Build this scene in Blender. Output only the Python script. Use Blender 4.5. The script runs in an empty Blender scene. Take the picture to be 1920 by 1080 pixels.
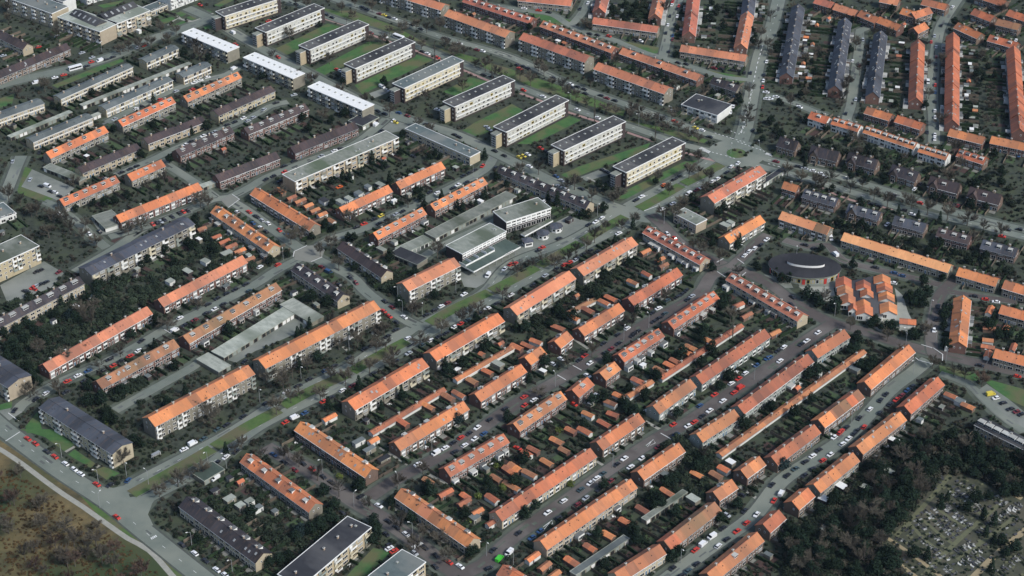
import bpy, math, random
import numpy as np
from mathutils import Vector
rnd = random.Random(7)
sc = bpy.context.scene
COL = sc.collection
# ---------------------------------------------------------------- camera (aircraft at 550 m)
FPX, PITCH, ALT = 3600.0, math.radians(32.5), 550.0
cam_d = bpy.data.cameras.new('camera'); cam = bpy.data.objects.new('camera', cam_d); COL.objects.link(cam)
cam.location = (0, 0, ALT); cam.rotation_euler = (math.radians(90) - PITCH, 0, 0)
cam_d.sensor_width = 36; cam_d.lens = 36 * FPX / 1920; cam_d.clip_start = 1; cam_d.clip_end = 12000
sc.camera = cam
CP, SP = math.cos(PITCH), math.sin(PITCH)
def P(x, y, z=0.0):
    """survey point: photo position -> ground position at height z"""
    u = (x - 960) / FPX; v = (540 - y) / FPX
    d = Vector((u, CP + v * SP, -SP + v * CP))
    return Vector((0, 0, ALT)) + d * ((z - ALT) / d.z)
def PX(w):
    x, y, z = w[0], w[1], w[2] - ALT
    f = y * CP - z * SP; up = y * SP + z * CP
    return 960 + FPX * x / f, 540 - FPX * up / f
CROP = {'%s%d' % (r, c + 1): (480 * c, 270 * i) for i, r in enumerate('ABCD') for c in range(4)}
def cpx(crop, x, y):
    if crop == 'Z': return x, y
    o = CROP[crop]; return o[0] + x / 4, o[1] + y / 4
# ---------------------------------------------------------------- light
sun_el, sun_az = math.radians(42), math.radians(128)   # azimuth from +Y clockwise
w = bpy.data.worlds.new('World'); sc.world = w; w.use_nodes = True
nt = w.node_tree; bg = nt.nodes['Background']
sky = nt.nodes.new('ShaderNodeTexSky'); sky.sky_type = 'NISHITA'; sky.sun_disc = False
sky.sun_elevation = sun_el; sky.sun_rotation = sun_az; sky.air_density = 1.0; sky.dust_density = 1.8; sky.ozone_density = 1.5
nt.links.new(sky.outputs[0], bg.inputs[0]); bg.inputs[1].default_value = 0.10
ld = bpy.data.lights.new('sun', 'SUN'); ld.energy = 2.1; ld.angle = math.radians(10); ld.color = (1, .985, .95)
lo = bpy.data.objects.new('sun', ld); COL.objects.link(lo)
dirv = Vector((math.sin(sun_az) * math.cos(sun_el), math.cos(sun_az) * math.cos(sun_el), math.sin(sun_el)))
lo.rotation_euler = dirv.to_track_quat('Z', 'Y').to_euler(); lo.location = (200, 400, 300)
sc.view_settings.view_transform = 'Standard'; sc.view_settings.look = 'None'
sc.view_settings.gamma = 1; sc.view_settings.exposure = 0.7
sc.cycles.max_bounces = 6; sc.cycles.diffuse_bounces = 3; sc.cycles.transparent_max_bounces = 4
# ---------------------------------------------------------------- materials
def mat(name, c1, c2=None, scale=.25, rough=.85, c3=None, s2=None, detail=6, spread=.25, stretch=None, metal=0, rand=0, spec=.3, house=0):
    m = bpy.data.materials.new(name); m.use_nodes = True
    t = m.node_tree; b = t.nodes['Principled BSDF']
    b.inputs['Roughness'].default_value = rough; b.inputs['Metallic'].default_value = metal
    b.inputs['Specular IOR Level'].default_value = spec
    if c2 is None:
        c2 = tuple(c * .86 for c in c1)
    tc = t.nodes.new('ShaderNodeTexCoord'); src = tc.outputs['Object']
    if stretch:
        mp = t.nodes.new('ShaderNodeMapping'); mp.inputs['Scale'].default_value = stretch
        t.links.new(src, mp.inputs[0]); src = mp.outputs[0]
    n = t.nodes.new('ShaderNodeTexNoise'); n.inputs['Scale'].default_value = scale; n.inputs['Detail'].default_value = detail
    n.inputs['Roughness'].default_value = .65
    t.links.new(src, n.inputs['Vector'])
    r = t.nodes.new('ShaderNodeValToRGB'); e = r.color_ramp.elements
    e[0].position = .5 - spread; e[1].position = .5 + spread
    e[0].color = (*c2, 1); e[1].color = (*c1, 1)
    t.links.new(n.outputs[0], r.inputs[0]); out = r.outputs[0]
    if c3 is not None:
        n2 = t.nodes.new('ShaderNodeTexNoise'); n2.inputs['Scale'].default_value = s2 or scale * .2; n2.inputs['Detail'].default_value = 5
        t.links.new(src, n2.inputs['Vector'])
        r2 = t.nodes.new('ShaderNodeValToRGB'); r2.color_ramp.elements[0].position = .46; r2.color_ramp.elements[1].position = .62
        t.links.new(n2.outputs[0], r2.inputs[0])
        mx = t.nodes.new('ShaderNodeMix'); mx.data_type = 'RGBA'
        t.links.new(r2.outputs[0], mx.inputs[0]); t.links.new(out, mx.inputs[6]); mx.inputs[7].default_value = (*c3, 1)
        out = mx.outputs[2]
    if house:
        sx = t.nodes.new('ShaderNodeSeparateXYZ'); t.links.new(tc.outputs['Object'], sx.inputs[0])
        dv = t.nodes.new('ShaderNodeMath'); dv.operation = 'DIVIDE'; dv.inputs[1].default_value = 5.6; t.links.new(sx.outputs[0], dv.inputs[0])
        fl = t.nodes.new('ShaderNodeMath'); fl.operation = 'FLOOR'; t.links.new(dv.outputs[0], fl.inputs[0])
        ob = t.nodes.new('ShaderNodeObjectInfo'); ad = t.nodes.new('ShaderNodeMath'); ad.operation = 'MULTIPLY_ADD'; ad.inputs[1].default_value = 91.7; t.links.new(ob.outputs['Random'], ad.inputs[0]); t.links.new(fl.outputs[0], ad.inputs[2])
        wn = t.nodes.new('ShaderNodeTexWhiteNoise'); wn.noise_dimensions = '1D'; t.links.new(ad.outputs[0], wn.inputs['W'])
        pw = t.nodes.new('ShaderNodeMath'); pw.operation = 'POWER'; pw.inputs[1].default_value = 2.2; t.links.new(wn.outputs['Value'], pw.inputs[0])
        mv = t.nodes.new('ShaderNodeMath'); mv.operation = 'MULTIPLY_ADD'; mv.inputs[1].default_value = -house; mv.inputs[2].default_value = 1.05; t.links.new(pw.outputs[0], mv.inputs[0])
        h2 = t.nodes.new('ShaderNodeHueSaturation'); t.links.new(mv.outputs[0], h2.inputs['Value']); t.links.new(out, h2.inputs['Color'])
        ms = t.nodes.new('ShaderNodeMath'); ms.operation = 'MULTIPLY_ADD'; ms.inputs[1].default_value = -.10; ms.inputs[2].default_value = 1.0; t.links.new(pw.outputs[0], ms.inputs[0]); t.links.new(ms.outputs[0], h2.inputs['Saturation']); out = h2.outputs[0]
        # moss and soot streaks running down the slope
        m3 = t.nodes.new('ShaderNodeMapping'); m3.inputs['Scale'].default_value = (1.3, .22, .22); t.links.new(tc.outputs['Object'], m3.inputs[0])
        n3 = t.nodes.new('ShaderNodeTexNoise'); n3.inputs['Scale'].default_value = .8; n3.inputs['Detail'].default_value = 8; n3.inputs['Roughness'].default_value = .75; t.links.new(m3.outputs[0], n3.inputs['Vector'])
        r3 = t.nodes.new('ShaderNodeValToRGB'); r3.color_ramp.elements[0].position = .5; r3.color_ramp.elements[1].position = .78; r3.color_ramp.elements[1].color = (.6, .6, .6, 1); t.links.new(n3.outputs[0], r3.inputs[0])
        m4 = t.nodes.new('ShaderNodeMix'); m4.data_type = 'RGBA'; t.links.new(r3.outputs[0], m4.inputs[0]); t.links.new(out, m4.inputs[6]); m4.inputs[7].default_value = (.17, .105, .06, 1); out = m4.outputs[2]
    if rand:
        oi = t.nodes.new('ShaderNodeObjectInfo'); hs = t.nodes.new('ShaderNodeHueSaturation')
        ma = t.nodes.new('ShaderNodeMath'); ma.operation = 'MULTIPLY_ADD'; ma.inputs[1].default_value = rand; ma.inputs[2].default_value = 1 - rand / 2
        t.links.new(oi.outputs['Random'], ma.inputs[0]); t.links.new(ma.outputs[0], hs.inputs['Value'])
        mh = t.nodes.new('ShaderNodeMath'); mh.operation = 'MULTIPLY_ADD'; mh.inputs[1].default_value = .018; mh.inputs[2].default_value = .491
        t.links.new(oi.outputs['Random'], mh.inputs[0]); t.links.new(mh.outputs[0], hs.inputs['Hue'])
        t.links.new(out, hs.inputs['Color']); out = hs.outputs[0]
    t.links.new(out, b.inputs['Base Color'])
    return m
M = {}
def rm(k, c, c3=None, c4=None, rnd_=.26):
    M[k] = mat('roof_' + k, tuple(v * 1.12 for v in c), tuple(v * .78 for v in c) if c4 is None else c3, .55, .8, c4 or c3, .07, spread=.22, stretch=(1, .45, .45), rand=rnd_, detail=9, house=.46 if k in ('orange', 'brown', 'weather', 'pink', 'bright', 'choc', 'slate', 'dark') else 0)
rm('orange', (.52, .178, .078), (.38, .132, .06))
rm('bright', (.62, .21, .085), (.46, .155, .066))
rm('pink', (.53, .19, .105), (.40, .145, .082))
rm('pale', (.68, .30, .145), (.56, .225, .11))
rm('weather', (.34, .155, .08), (.22, .13, .07))
rm('brown', (.41, .15, .072), (.28, .112, .06))
rm('dark', (.036, .033, .04), (.06, .054, .06))
rm('choc', (.062, .045, .047), (.045, .038, .042))
rm('slate', (.068, .078, .098), (.048, .056, .072))
rm('felt', (.046, .046, .048), (.13, .125, .115), (.03, .03, .032))
rm('steel', (.13, .148, .145), (.085, .10, .10))
rm('asphaltfelt', (.02, .02, .023), (.034, .033, .036))
rm('black', (.03, .031, .036), (.07, .07, .072))
rm('gravel', (.115, .128, .105), (.25, .25, .215), (.085, .105, .065))
rm('white', (.53, .54, .47), (.40, .41, .35), (.33, .34, .29))
rm('palegrey', (.37, .385, .33), (.21, .23, .195), (.17, .19, .15))
rm('greygreen', (.12, .135, .112), (.25, .26, .22), (.085, .10, .07))
rm('tealgrey', (.105, .13, .126), (.075, .097, .096), (.16, .17, .155))
rm('green', (.06, .085, .07), (.09, .115, .095))
M['brick'] = mat('brick_wall', (.17, .12, .09), (.115, .08, .064), .5, rand=.2)
M['redbrick'] = mat('red_brick_wall', (.165, .092, .073), (.105, .06, .05), .5, rand=.25)
M['beige'] = mat('beige_brick_wall', (.42, .36, .26), (.31, .265, .19), .4, rand=.15)
M['grey'] = mat('grey_brick_wall', (.24, .22, .172), (.16, .15, .12), .4, rand=.15)
M['yellow'] = mat('yellow_brick_wall', (.43, .36, .235), (.31, .26, .175), .4, rand=.12)
M['darkbrick'] = mat('dark_brick_wall', (.062, .046, .044), (.042, .033, .032), .5, rand=.2)
M['render'] = mat('white_render', (.68, .68, .64), (.52, .53, .5), .3)
M['greengrey'] = mat('grey_green_wall', (.27, .30, .27), (.2, .225, .2), .3)
M['white'] = mat('white_paint', (.78, .78, .74), (.62, .62, .6), .8, .6)
M['cream'] = mat('cream_panel', (.60, .545, .40), (.44, .40, .29), .6, .6)
M['panel'] = mat('facade_panel_paint', (.56, .555, .50), (.36, .36, .325), .5, .6)
M['glass'] = mat('window_glass', (.014, .017, .019), (.006, .007, .009), .6, .12, spec=.35)
M['dim'] = mat('dim_interior', (.022, .02, .02), (.010, .009, .009), .6, .8)
M['curtain'] = mat('curtained_glass', (.34, .35, .34), (.2, .21, .21), .6, .3)
M['metal'] = mat('grey_metal', (.36, .38, .38), (.28, .29, .3), 1, .5, metal=.3)
M['darkmetal'] = mat('dark_metal', (.06, .065, .07), (.045, .045, .05), 1, .5)
M['dormerroof'] = mat('dormer_felt', (.15, .155, .15), (.09, .095, .095), 1.2, .9, rand=.5)
M['lightdormer'] = mat('dormer_light_roof', (.42, .42, .38), (.3, .3, .28), 1.2, .9, rand=.3)
M['chim'] = mat('chimney_brick', (.36, .28, .21), (.22, .17, .13), 1.5, rand=.3)
M['cap'] = mat('chimney_cap', (.58, .57, .52), (.4, .39, .36), 1.5)
M['doorg'] = mat('dark_door', (.05, .06, .055), (.035, .04, .04), 1, .5, rand=.4)
M['bluedoor'] = mat('blue_door', (.05, .12, .2), (.04, .1, .16), 1, .5, rand=.2)
M['red'] = mat('red_panel', (.42, .04, .03), None, 1, .5)
M['yellowp'] = mat('yellow_panel', (.62, .46, .05), None, 1, .5)
# ---------------------------------------------------------------- mesh helpers
class MB:
    def __init__(s): s.v = []; s.f = []; s.m = []
    def face(s, pts, m=0):
        b = len(s.v); s.v += [tuple(p) for p in pts]; s.f.append(tuple(range(b, b + len(pts)))); s.m.append(m)
    def box(s, x0, y0, z0, x1, y1, z1, m=0, top=None, tp=0):
        b = len(s.v)
        s.v += [(x0, y0, z0), (x1, y0, z0), (x1, y1, z0), (x0, y1, z0), (x0 + tp, y0 + tp, z1), (x1 - tp, y0 + tp, z1), (x1 - tp, y1 - tp, z1), (x0 + tp, y1 - tp, z1)]
        for q, mm in (((0, 3, 2, 1), m), ((4, 5, 6, 7), m if top is None else top), ((0, 1, 5, 4), m), ((1, 2, 6, 5), m), ((2, 3, 7, 6), m), ((3, 0, 4, 7), m)):
            s.f.append(tuple(b + i for i in q)); s.m.append(mm)
    def prism(s, poly, x0, x1, m=0):       # polygon in y,z extruded along x
        b = len(s.v); n = len(poly)
        s.v += [(x0, y, z) for y, z in poly] + [(x1, y, z) for y, z in poly]
        s.f.append(tuple(b + i for i in reversed(range(n)))); s.m.append(m)
        s.f.append(tuple(b + n + i for i in range(n))); s.m.append(m)
        for i in range(n):
            j = (i + 1) % n; s.f.append((b + i, b + j, b + n + j, b + n + i)); s.m.append(m)
    def vprism(s, poly, z0, z1, m=0, top=None):  # polygon in x,y extruded up
        b = len(s.v); n = len(poly)
        s.v += [(x, y, z0) for x, y in poly] + [(x, y, z1) for x, y in poly]
        s.f.append(tuple(b + n + i for i in range(n))); s.m.append(m if top is None else top)
        for i in range(n):
            j = (i + 1) % n; s.f.append((b + i, b + j, b + n + j, b + n + i)); s.m.append(m)
    def tube(s, a, b_, r0, r1, n=5, m=0):
        a = Vector(a); b_ = Vector(b_); d = (b_ - a).normalized()
        u = d.orthogonal().normalized(); v = d.cross(u); b = len(s.v)
        for c, r in ((a, r0), (b_, r1)):
            for i in range(n):
                t = 2 * math.pi * i / n; s.v.append(tuple(c + u * (math.cos(t) * r) + v * (math.sin(t) * r)))
        for i in range(n):
            j = (i + 1) % n; s.f.append((b + i, b + j, b + n + j, b + n + i)); s.m.append(m)
        s.f.append(tuple(b + n + i for i in range(n))); s.m.append(m)
    def mesh(s, name, mats):
        me = bpy.data.meshes.new(name); me.from_pydata(s.v, [], s.f)
        for m in mats: me.materials.append(M[m] if isinstance(m, str) else m)
        if len(mats) > 1: me.polygons.foreach_set('material_index', s.m)
        me.update(); return me
def link(name, me, parent=None, loc=(0, 0, 0), rz=0, sca=None):
    o = bpy.data.objects.new(name, me); COL.objects.link(o)
    o.location = loc
    if rz: o.rotation_euler = (0, 0, rz)
    if sca: o.scale = sca
    if parent is not None: o.parent = parent
    return o
def tag(o, label=None, cat=None, group=None, kind=None):
    if label: o['label'] = label
    if cat: o['category'] = cat
    if group: o['group'] = group
    if kind: o['kind'] = kind
    return o
ORD = 'first second third fourth fifth sixth seventh eighth ninth tenth eleventh twelfth thirteenth fourteenth fifteenth sixteenth seventeenth eighteenth nineteenth twentieth'.split()
def ordw(i):
    if i < 20: return ORD[i]
    n = i + 1
    return '%d%s' % (n, {1: 'st', 2: 'nd', 3: 'rd'}.get(n % 10, 'th') if n // 10 % 10 != 1 else 'th')
PENDING = []   # (object, photo x, noun, where)
def later(o, noun, where): PENDING.append((o, PX(o.location)[0], noun, where))
def flush_labels():
    d = {}
    for t in PENDING: d.setdefault((t[2], t[3]), []).append(t)
    for (noun, where), l in d.items():
        l.sort(key=lambda t: t[1])
        for i, t in enumerate(l):
            if len(l) == 1: s = noun + ' ' + where
            elif i == len(l) - 1: s = 'rightmost ' + noun + ' ' + where
            elif i == 0: s = 'leftmost ' + noun + ' ' + where
            else: s = ordw(i) + ' ' + noun + ' from the left ' + where
            t[0]['label'] = s
            if len(s.split()) > 16: print('LONG', s)
# ================================================================ buildings
GX0, GY0, GN, GM = -460, 560, 920, 900      # 1 m map of what is already occupied
occ = np.zeros((GM, GN), bool)
def occ_poly(pts, arr=None, val=True):
    a = occ if arr is None else arr
    xs = [p[0] for p in pts]; ys = [p[1] for p in pts]
    i0, i1 = max(0, int(min(xs) - GX0)), min(GN, int(max(xs) - GX0) + 2)
    j0, j1 = max(0, int(min(ys) - GY0)), min(GM, int(max(ys) - GY0) + 2)
    if i0 >= i1 or j0 >= j1: return
    X, Y = np.meshgrid(np.arange(i0, i1) + GX0 + .5, np.arange(j0, j1) + GY0 + .5)
    ins = np.zeros(X.shape, bool); n = len(pts)
    for i in range(n):
        x1, y1 = pts[i][:2]; x2, y2 = pts[(i + 1) % n][:2]
        if y1 == y2: continue
        c = ((Y < y1) != (Y < y2)) & (X < (x2 - x1) * (Y - y1) / (y2 - y1) + x1)
        ins ^= c
    a[j0:j1, i0:i1][ins] = val
def blocked(x, y, arr=None):
    a = occ if arr is None else arr
    i, j = int(x - GX0), int(y - GY0)
    return not (0 <= i < GN and 0 <= j < GM) or a[j, i]
_cache = {}
def win(wd, ht, pane='glass', style='', fr='white'):
    k = (round(wd, 1), round(ht, 1), pane, style, fr)
    if k in _cache: return _cache[k]
    b = MB(); f = .13
    if style == 'bay':                       # tall two-storey strip: window, white panel, window
        b.box(-wd / 2, -.05, 0, wd / 2, .05, ht, 0)
        for z0, z1 in ((.55, 1.95), (3.15, ht - .2)):
            n = 2 if wd > 1.6 else 1; ww = (wd - f * (n + 1)) / n
            for i in range(n):
                x = -wd / 2 + f + i * (ww + f); b.box(x, -.07, z0, x + ww, -.04, z1, 1)
    elif style == 'balc':                    # balcony: dark recess behind a solid parapet
        b.box(-wd / 2, -.03, 1.0, wd / 2, .03, ht, 1); b.box(-wd / 2, -.9, 0, wd / 2, -.82, 1.08, 0)
        b.box(-wd / 2, -.82, -.12, wd / 2, -.02, 0, 0); b.box(-wd / 2, -.82, 0, -wd / 2 + .07, -.02, 1.05, 0); b.box(wd / 2 - .07, -.82, 0, wd / 2, -.02, 1.05, 0)
        b.box(-wd / 2 + .3, -.06, .1, -.1, -.032, ht - .2, 0)
    elif style == 'grid':
        b.box(-wd / 2, -.05, 0, wd / 2, .05, ht, 0); nx = max(2, round(wd / 1.1)); nz = max(2, round(ht / 1.5))
        for i in range(nx):
            for j in range(nz):
                a = wd / nx; c = ht / nz; b.box(-wd / 2 + i * a + .12, -.07, j * c + .15, -wd / 2 + (i + 1) * a - .12, -.04, (j + 1) * c - .15, 1)
    else:
        n = max(1, round(wd / 1.2)); ww = (wd - f * (n + 1)) / n
        b.box(-wd / 2, -.05, 0, wd / 2, .05, ht, 0)
        for i in range(n):
            x = -wd / 2 + f + i * (ww + f); b.box(x, -.07, f, x + ww, -.04, ht - f, 1)
    me = b.mesh('window_%gx%g' % k[:2], [fr, pane]); _cache[k] = me; return me
def pane():
    r = rnd.random(); return 'curtain' if r < .22 else ('dim' if r < .4 else 'glass')
def door_me(m='doorg'):
    k = ('door', m)
    if k not in _cache:
        b = MB(); b.box(-.55, -.05, 0, .55, .05, 2.25, 0); b.box(-.42, -.08, .05, .42, -.045, 2.05, 1); _cache[k] = b.mesh('door', ['white', m])
    return _cache[k]
def chimney_me(s=1.0):
    k = ('chim', s)
    if k not in _cache:
        b = MB(); b.box(-.45 * s, -.35 * s, -.9, .45 * s, .35 * s, .9, 0); b.box(-.55 * s, -.45 * s, .9, .55 * s, .45 * s, 1.05, 1)
        for x in (-.22 * s, .22 * s): b.tube((x, 0, 1.05), (x, 0, 1.4), .13, .11, 6, 2)
        _cache[k] = b.mesh('chimney', ['chim', 'cap', 'darkmetal'])
    return _cache[k]
def dormer_me(wd, light):
    k = ('dorm', round(wd, 1), light)
    if k not in _cache:
        b = MB(); h = wd / 2
        b.prism([(0, -.25), (0, 1.15), (2.5, 1.15)], -h, h, 0)
        b.box(-h - .15, -.2, 1.15, h + .15, 2.55, 1.3, 0, 1)
        q = MB(); n = max(2, round(wd / 1.0)); ww = (wd - .1 * (n + 1)) / n
        for i in range(n): x = -h + .1 + i * (ww + .1); q.box(x, -.05, .15, x + ww, -.005, .98, 0)
        _cache[k] = (b.mesh('dormer', ['white', 'lightdormer' if light else 'dormerroof']), q.mesh('dormer_window', ['glass']))
    return _cache[k]
def skylight_me(dome=False):
    k = ('sky', dome)
    if k not in _cache:
        b = MB()
        if dome: b.box(-.6, -.6, 0, .6, .6, .3, 0); b.box(-.5, -.5, .3, .5, .5, .55, 1, tp=.18)
        else: b.box(-.5, -.65, 0, .5, .65, .1, 0); b.box(-.4, -.55, .1, .4, .55, .12, 1)
        _cache[k] = b.mesh('skylight', ['metal' if not dome else 'palegrey', 'curtain'])
    return _cache[k]
KIND = {
 'r':  dict(e=5.2, d=8.2, r=2.7, R='orange', W='brick', st='row', u=5.6, cat='terrace', nm='terrace_building'),
 'fo': dict(e=8.3, d=10.2, r=2.7, R='orange', W='grey', st='flat', u=18, cat='apartment block', nm='apartment_block'),
 'fm': dict(e=6.9, d=9.8, r=2.7, R='orange', W='grey', st='rear', u=4.6, cat='apartment block', nm='apartment_block'),
 'fd': dict(e=8.4, d=11, r=1.7, R='dark', W='grey', st='flat', u=14, cat='apartment block', nm='apartment_block'),
 'fl': dict(e=5.8, d=9, r=0, R='gravel', W='beige', st='row', u=5.4, cat='terrace', nm='terrace_building'),
 'gl': dict(e=10.6, d=10.5, r=0, R='felt', W='darkbrick', st='gal', u=3.7, cat='apartment block', nm='gallery_apartment_block'),
 'wh': dict(e=8.2, d=10.5, r=0, R='white', W='grey', st='rear', u=4.2, cat='apartment block', nm='apartment_block'),
 'gr': dict(e=2.6, d=6, r=0, R='greygreen', W='grey', st='gar', u=3, cat='garage row', nm='garage_block'),
 'sd': dict(e=2.2, d=3.6, r=.8, R='brown', W='render', st='none', u=3, cat='shed row', nm='shed_row'),
 'sh': dict(e=7.4, d=15, r=0, R='greygreen', W='darkbrick', st='shop', u=3.2, cat='shop building', nm='shop_building'),
 'rr': dict(e=5.2, d=8.4, r=3.6, R='orange', W='redbrick', st='both', u=5.2, cat='terrace', nm='terrace_building'),
 'vi': dict(e=4.8, d=9, r=4.2, R='dark', W='brick', st='row', u=5, cat='house pair', nm='house_pair'),
}
RADJ = dict(orange='orange tiled', bright='bright orange', pink='pinkish orange', pale='pale orange', weather='weathered brown', brown='brown-orange', dark='dark roofed',
 choc='dark brown roofed', slate='blue slate', steel='steel grey', black='black roofed', felt='dark flat roofed', gravel='gravel roofed', white='white roofed', palegrey='pale grey', greygreen='grey-green roofed', tealgrey='teal-grey roofed', green='green')
BLD = []      # (centre x, y, phrase)
def near_phrase(x, y):
    return min(BLD, key=lambda b: (b[0] - x) ** 2 + (b[1] - y) ** 2)[2]
GARDENS = []
def building(line):
    kind, cr, phrase, *op = [s.strip() for s in line.split(';')]
    k = dict(KIND[kind]); sec = None
    for t in (op[0].split() if op else []):
        a, b = t.split('='); k[a] = b.replace('_', ' ') if a in ('R', 'W', 'st', 'sec', 'cat') else float(b)
    x1, y1, x2, y2 = [float(v) for v in cr.split(',')]
    e, d, rise = k['e'], k['d'], k['r']; gable = rise > 0; st = k['st']
    ov = .4 if gable else .25
    if kind == 'rr':
        a = P(x1, y1, e + rise); b = P(x2, y2, e + rise)
    else:
        a = P(x1, y1, e); b = P(x2, y2, e)
    dx = Vector((b.x - a.x, b.y - a.y)); L = dx.length; dx /= L; n = Vector((-dx.y, dx.x))
    off = (-d / 2 if kind == 'rr' else ov)
    org = Vector((a.x + n.x * off + dx.x * .2, a.y + n.y * off + dx.y * .2, 0)); L -= .4
    if kind != 'rr': d -= 2 * ov * .5
    rz = math.atan2(dx.y, dx.x)
    ph = phrase; adj = RADJ[k['R']]
    root = bpy.data.objects.new(k['nm'], None); COL.objects.link(root); root.empty_display_size = 1
    root.location = org; root.rotation_euler = (0, 0, rz)
    W2 = lambda lx, ly: (org.x + dx.x * lx + n.x * ly, org.y + dx.y * lx + n.y * ly)
    c = W2(L / 2, d / 2); BLD.append((c[0], c[1], ph))
    tag(root, ph if len(ph.split()) > 6 else adj + ' ' + ph, k['cat'], 'garages and sheds between the gardens' if kind in ('gr', 'sd') else 'buildings of the estate')
    occ_poly([W2(-.8, -.8), W2(L + .8, -.8), W2(L + .8, d + .8), W2(-.8, d + .8)])
    # walls
    b = MB()
    if gable: b.prism([(0, 0), (d, 0), (d, e - .12), (d / 2, e + rise - .12), (0, e - .12)], 0, L)
    else: b.box(0, 0, 0, L, d, e - .3)
    link('wall', b.mesh('wall', [k['W']]), root)
    R = k['R']
    if gable:
        sl = rise / (d / 2); t = .22
        y0 = -ov; ze = e - sl * ov
        def slab(xa, xb, lift=0.0):
            q = MB(); z = lift
            q.prism([(y0, ze - t + z), (d / 2, e + rise - t + z), (d - y0, ze - t + z), (d - y0, ze + z), (d / 2, e + rise + z), (y0, ze + z)], xa, xb)
            return q
        ns = int(k.get('steps', 1))
        b = slab(-.25, L / ns + (.25 if ns == 1 else 0))
        for i in range(1, ns):
            q = slab(i * L / ns - .3, (i + 1) * L / ns + (.25 if i == ns - 1 else 0), .55 * i); b0 = len(b.v); b.v += q.v; b.f += [tuple(b0 + j for j in f) for f in q.f]; b.m += q.m
        rf = link('roof', b.mesh('roof', [R]), root)
        for i in range(1, ns):
            q = MB(); z = .55 * i; q.prism([(0, e - 1.2), (d, e - 1.2), (d, e - .15 + z), (d / 2, e + rise - .15 + z), (0, e - .15 + z)], i * L / ns, (i + 1) * L / ns); link('party_wall', q.mesh('party_wall', ['render' if i == 1 and R == 'slate' else 'darkbrick']), root)
        q = MB(); q.tube((-.25, d / 2, e + rise + .02), (L + .25, d / 2, e + rise + .02), .14, .14, 6); link('ridge_cap', q.mesh('ridge_cap', [R]), rf)
        if 'sec' in k:
            for s_ in k['sec'].split('|'):
                f0, f1, mm = s_.split(':'); link('retiled_roof', slab(float(f0) * L, float(f1) * L, .06).mesh('retiled_roof', [mm]), rf)
        q = MB(); q.box(-.2, y0 - .14, ze - .2, L + .2, y0 - .003, ze - .02); link('gutter', q.mesh('gutter', ['white' if rnd.random() < .35 else 'metal']), rf)
        zr = lambda y: e + rise - abs(y - d / 2) * sl
        if 'fg' in k:
            xg = k['fg'] * L; h = 2.3
            q = MB(); q.box(xg - h, -.9, 0, xg + h, .05, e + .3); q.face([(xg - h, -.9, e + .3), (xg + h, -.9, e + .3), (xg, -.9, e + 3.4)]); link('front_gable', q.mesh('front_gable', [k['W']]), root)
            q = MB(); zt = e + 3.6; yb = d * .48
            q.face([(xg - h - .4, -1.2, e - .1), (xg, -1.2, zt), (xg, yb, zt), (xg - h - .4, .3, e - .1)]); q.face([(xg + h + .4, -1.2, e - .1), (xg + h + .4, .3, e - .1), (xg, yb, zt), (xg, -1.2, zt)]); link('gable_roof', q.mesh('gable_roof', [R]), rf)
            link('window', win(2.4, 1.5, 'glass'), root, (xg, -.93, 3.1)); link('window', win(2.8, 1.7, 'glass'), root, (xg, -.93, .5))
        nc = int(k.get('c', max(2, round(L / (2 * 5.6)))))
        for i in range(nc):
            link('chimney', chimney_me(), rf, ((i + .5) * L / nc + rnd.uniform(-.4, .4), d / 2 + (.1 if 'cf' not in k else d * .2), zr(d / 2 + (.1 if 'cf' not in k else d * .2)) + .35))
        nd = int(k.get('dm', 0)); wd = k.get('dw', 2.3)
        for i in range(nd):
            lt = rnd.random() < .45 or 'dl' in k
            x = (i + .5) * L / nd + rnd.uniform(-.3, .3); y = d * .20
            m1, m2 = dormer_me(wd, lt); o = link('dormer', m1, rf, (x, y, zr(y) + .1)); link('dormer_window', m2, o)
        nf = int(k.get('df', 0))
        for i in range(nf):
            x = (i + .5) * L / nf + rnd.uniform(-.4, .4); m1, m2 = dormer_me(2.3, rnd.random() < .5)
            o = link('dormer', m1, rf, (x, d * .8, zr(d * .8) + .1), math.pi); link('dormer_window', m2, o)
        for i in range(int(k.get('sk', 0))):
            far = st == 'both' and rnd.random() < .5
            y = d * rnd.uniform(.18, .36); o = link('skylight', skylight_me(), rf, (rnd.uniform(.04, .96) * L, d - y if far else y, zr(y) + .02)); o.rotation_euler = (-math.atan(sl) if far else math.atan(sl), 0, 0)
        for i in range(int(L / 7)):    # vent pipes
            q = ('vent',)
            if q not in _cache: v = MB(); v.tube((0, 0, -.2), (0, 0, .45), .16, .16, 6); _cache[q] = v.mesh('vent_pipe', ['darkmetal'])
            y = d * rnd.uniform(.2, .4); link('vent_pipe', _cache[q], rf, (rnd.uniform(.03, .97) * L, y, zr(y)))
    else:
        b = MB(); b.box(-ov, -ov, e - .3, L + ov, d + ov, e, 0)
        f = .28
        for (xa, ya, xb, yb) in ((-ov, -ov, L + ov, -ov + f), (-ov, d + ov - f, L + ov, d + ov), (-ov, -ov + f, -ov + f, d + ov - f), (L + ov - f, -ov + f, L + ov, d + ov - f)):
            b.box(xa, ya, e, xb, yb, e + .16, 0)
        b.box(-ov + f, -ov + f, e, L + ov - f, d + ov - f, e + .04, 1)
        rf = link('roof', b.mesh('roof', ['white' if kind not in ('gr',) else 'palegrey', R]), root)
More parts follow.
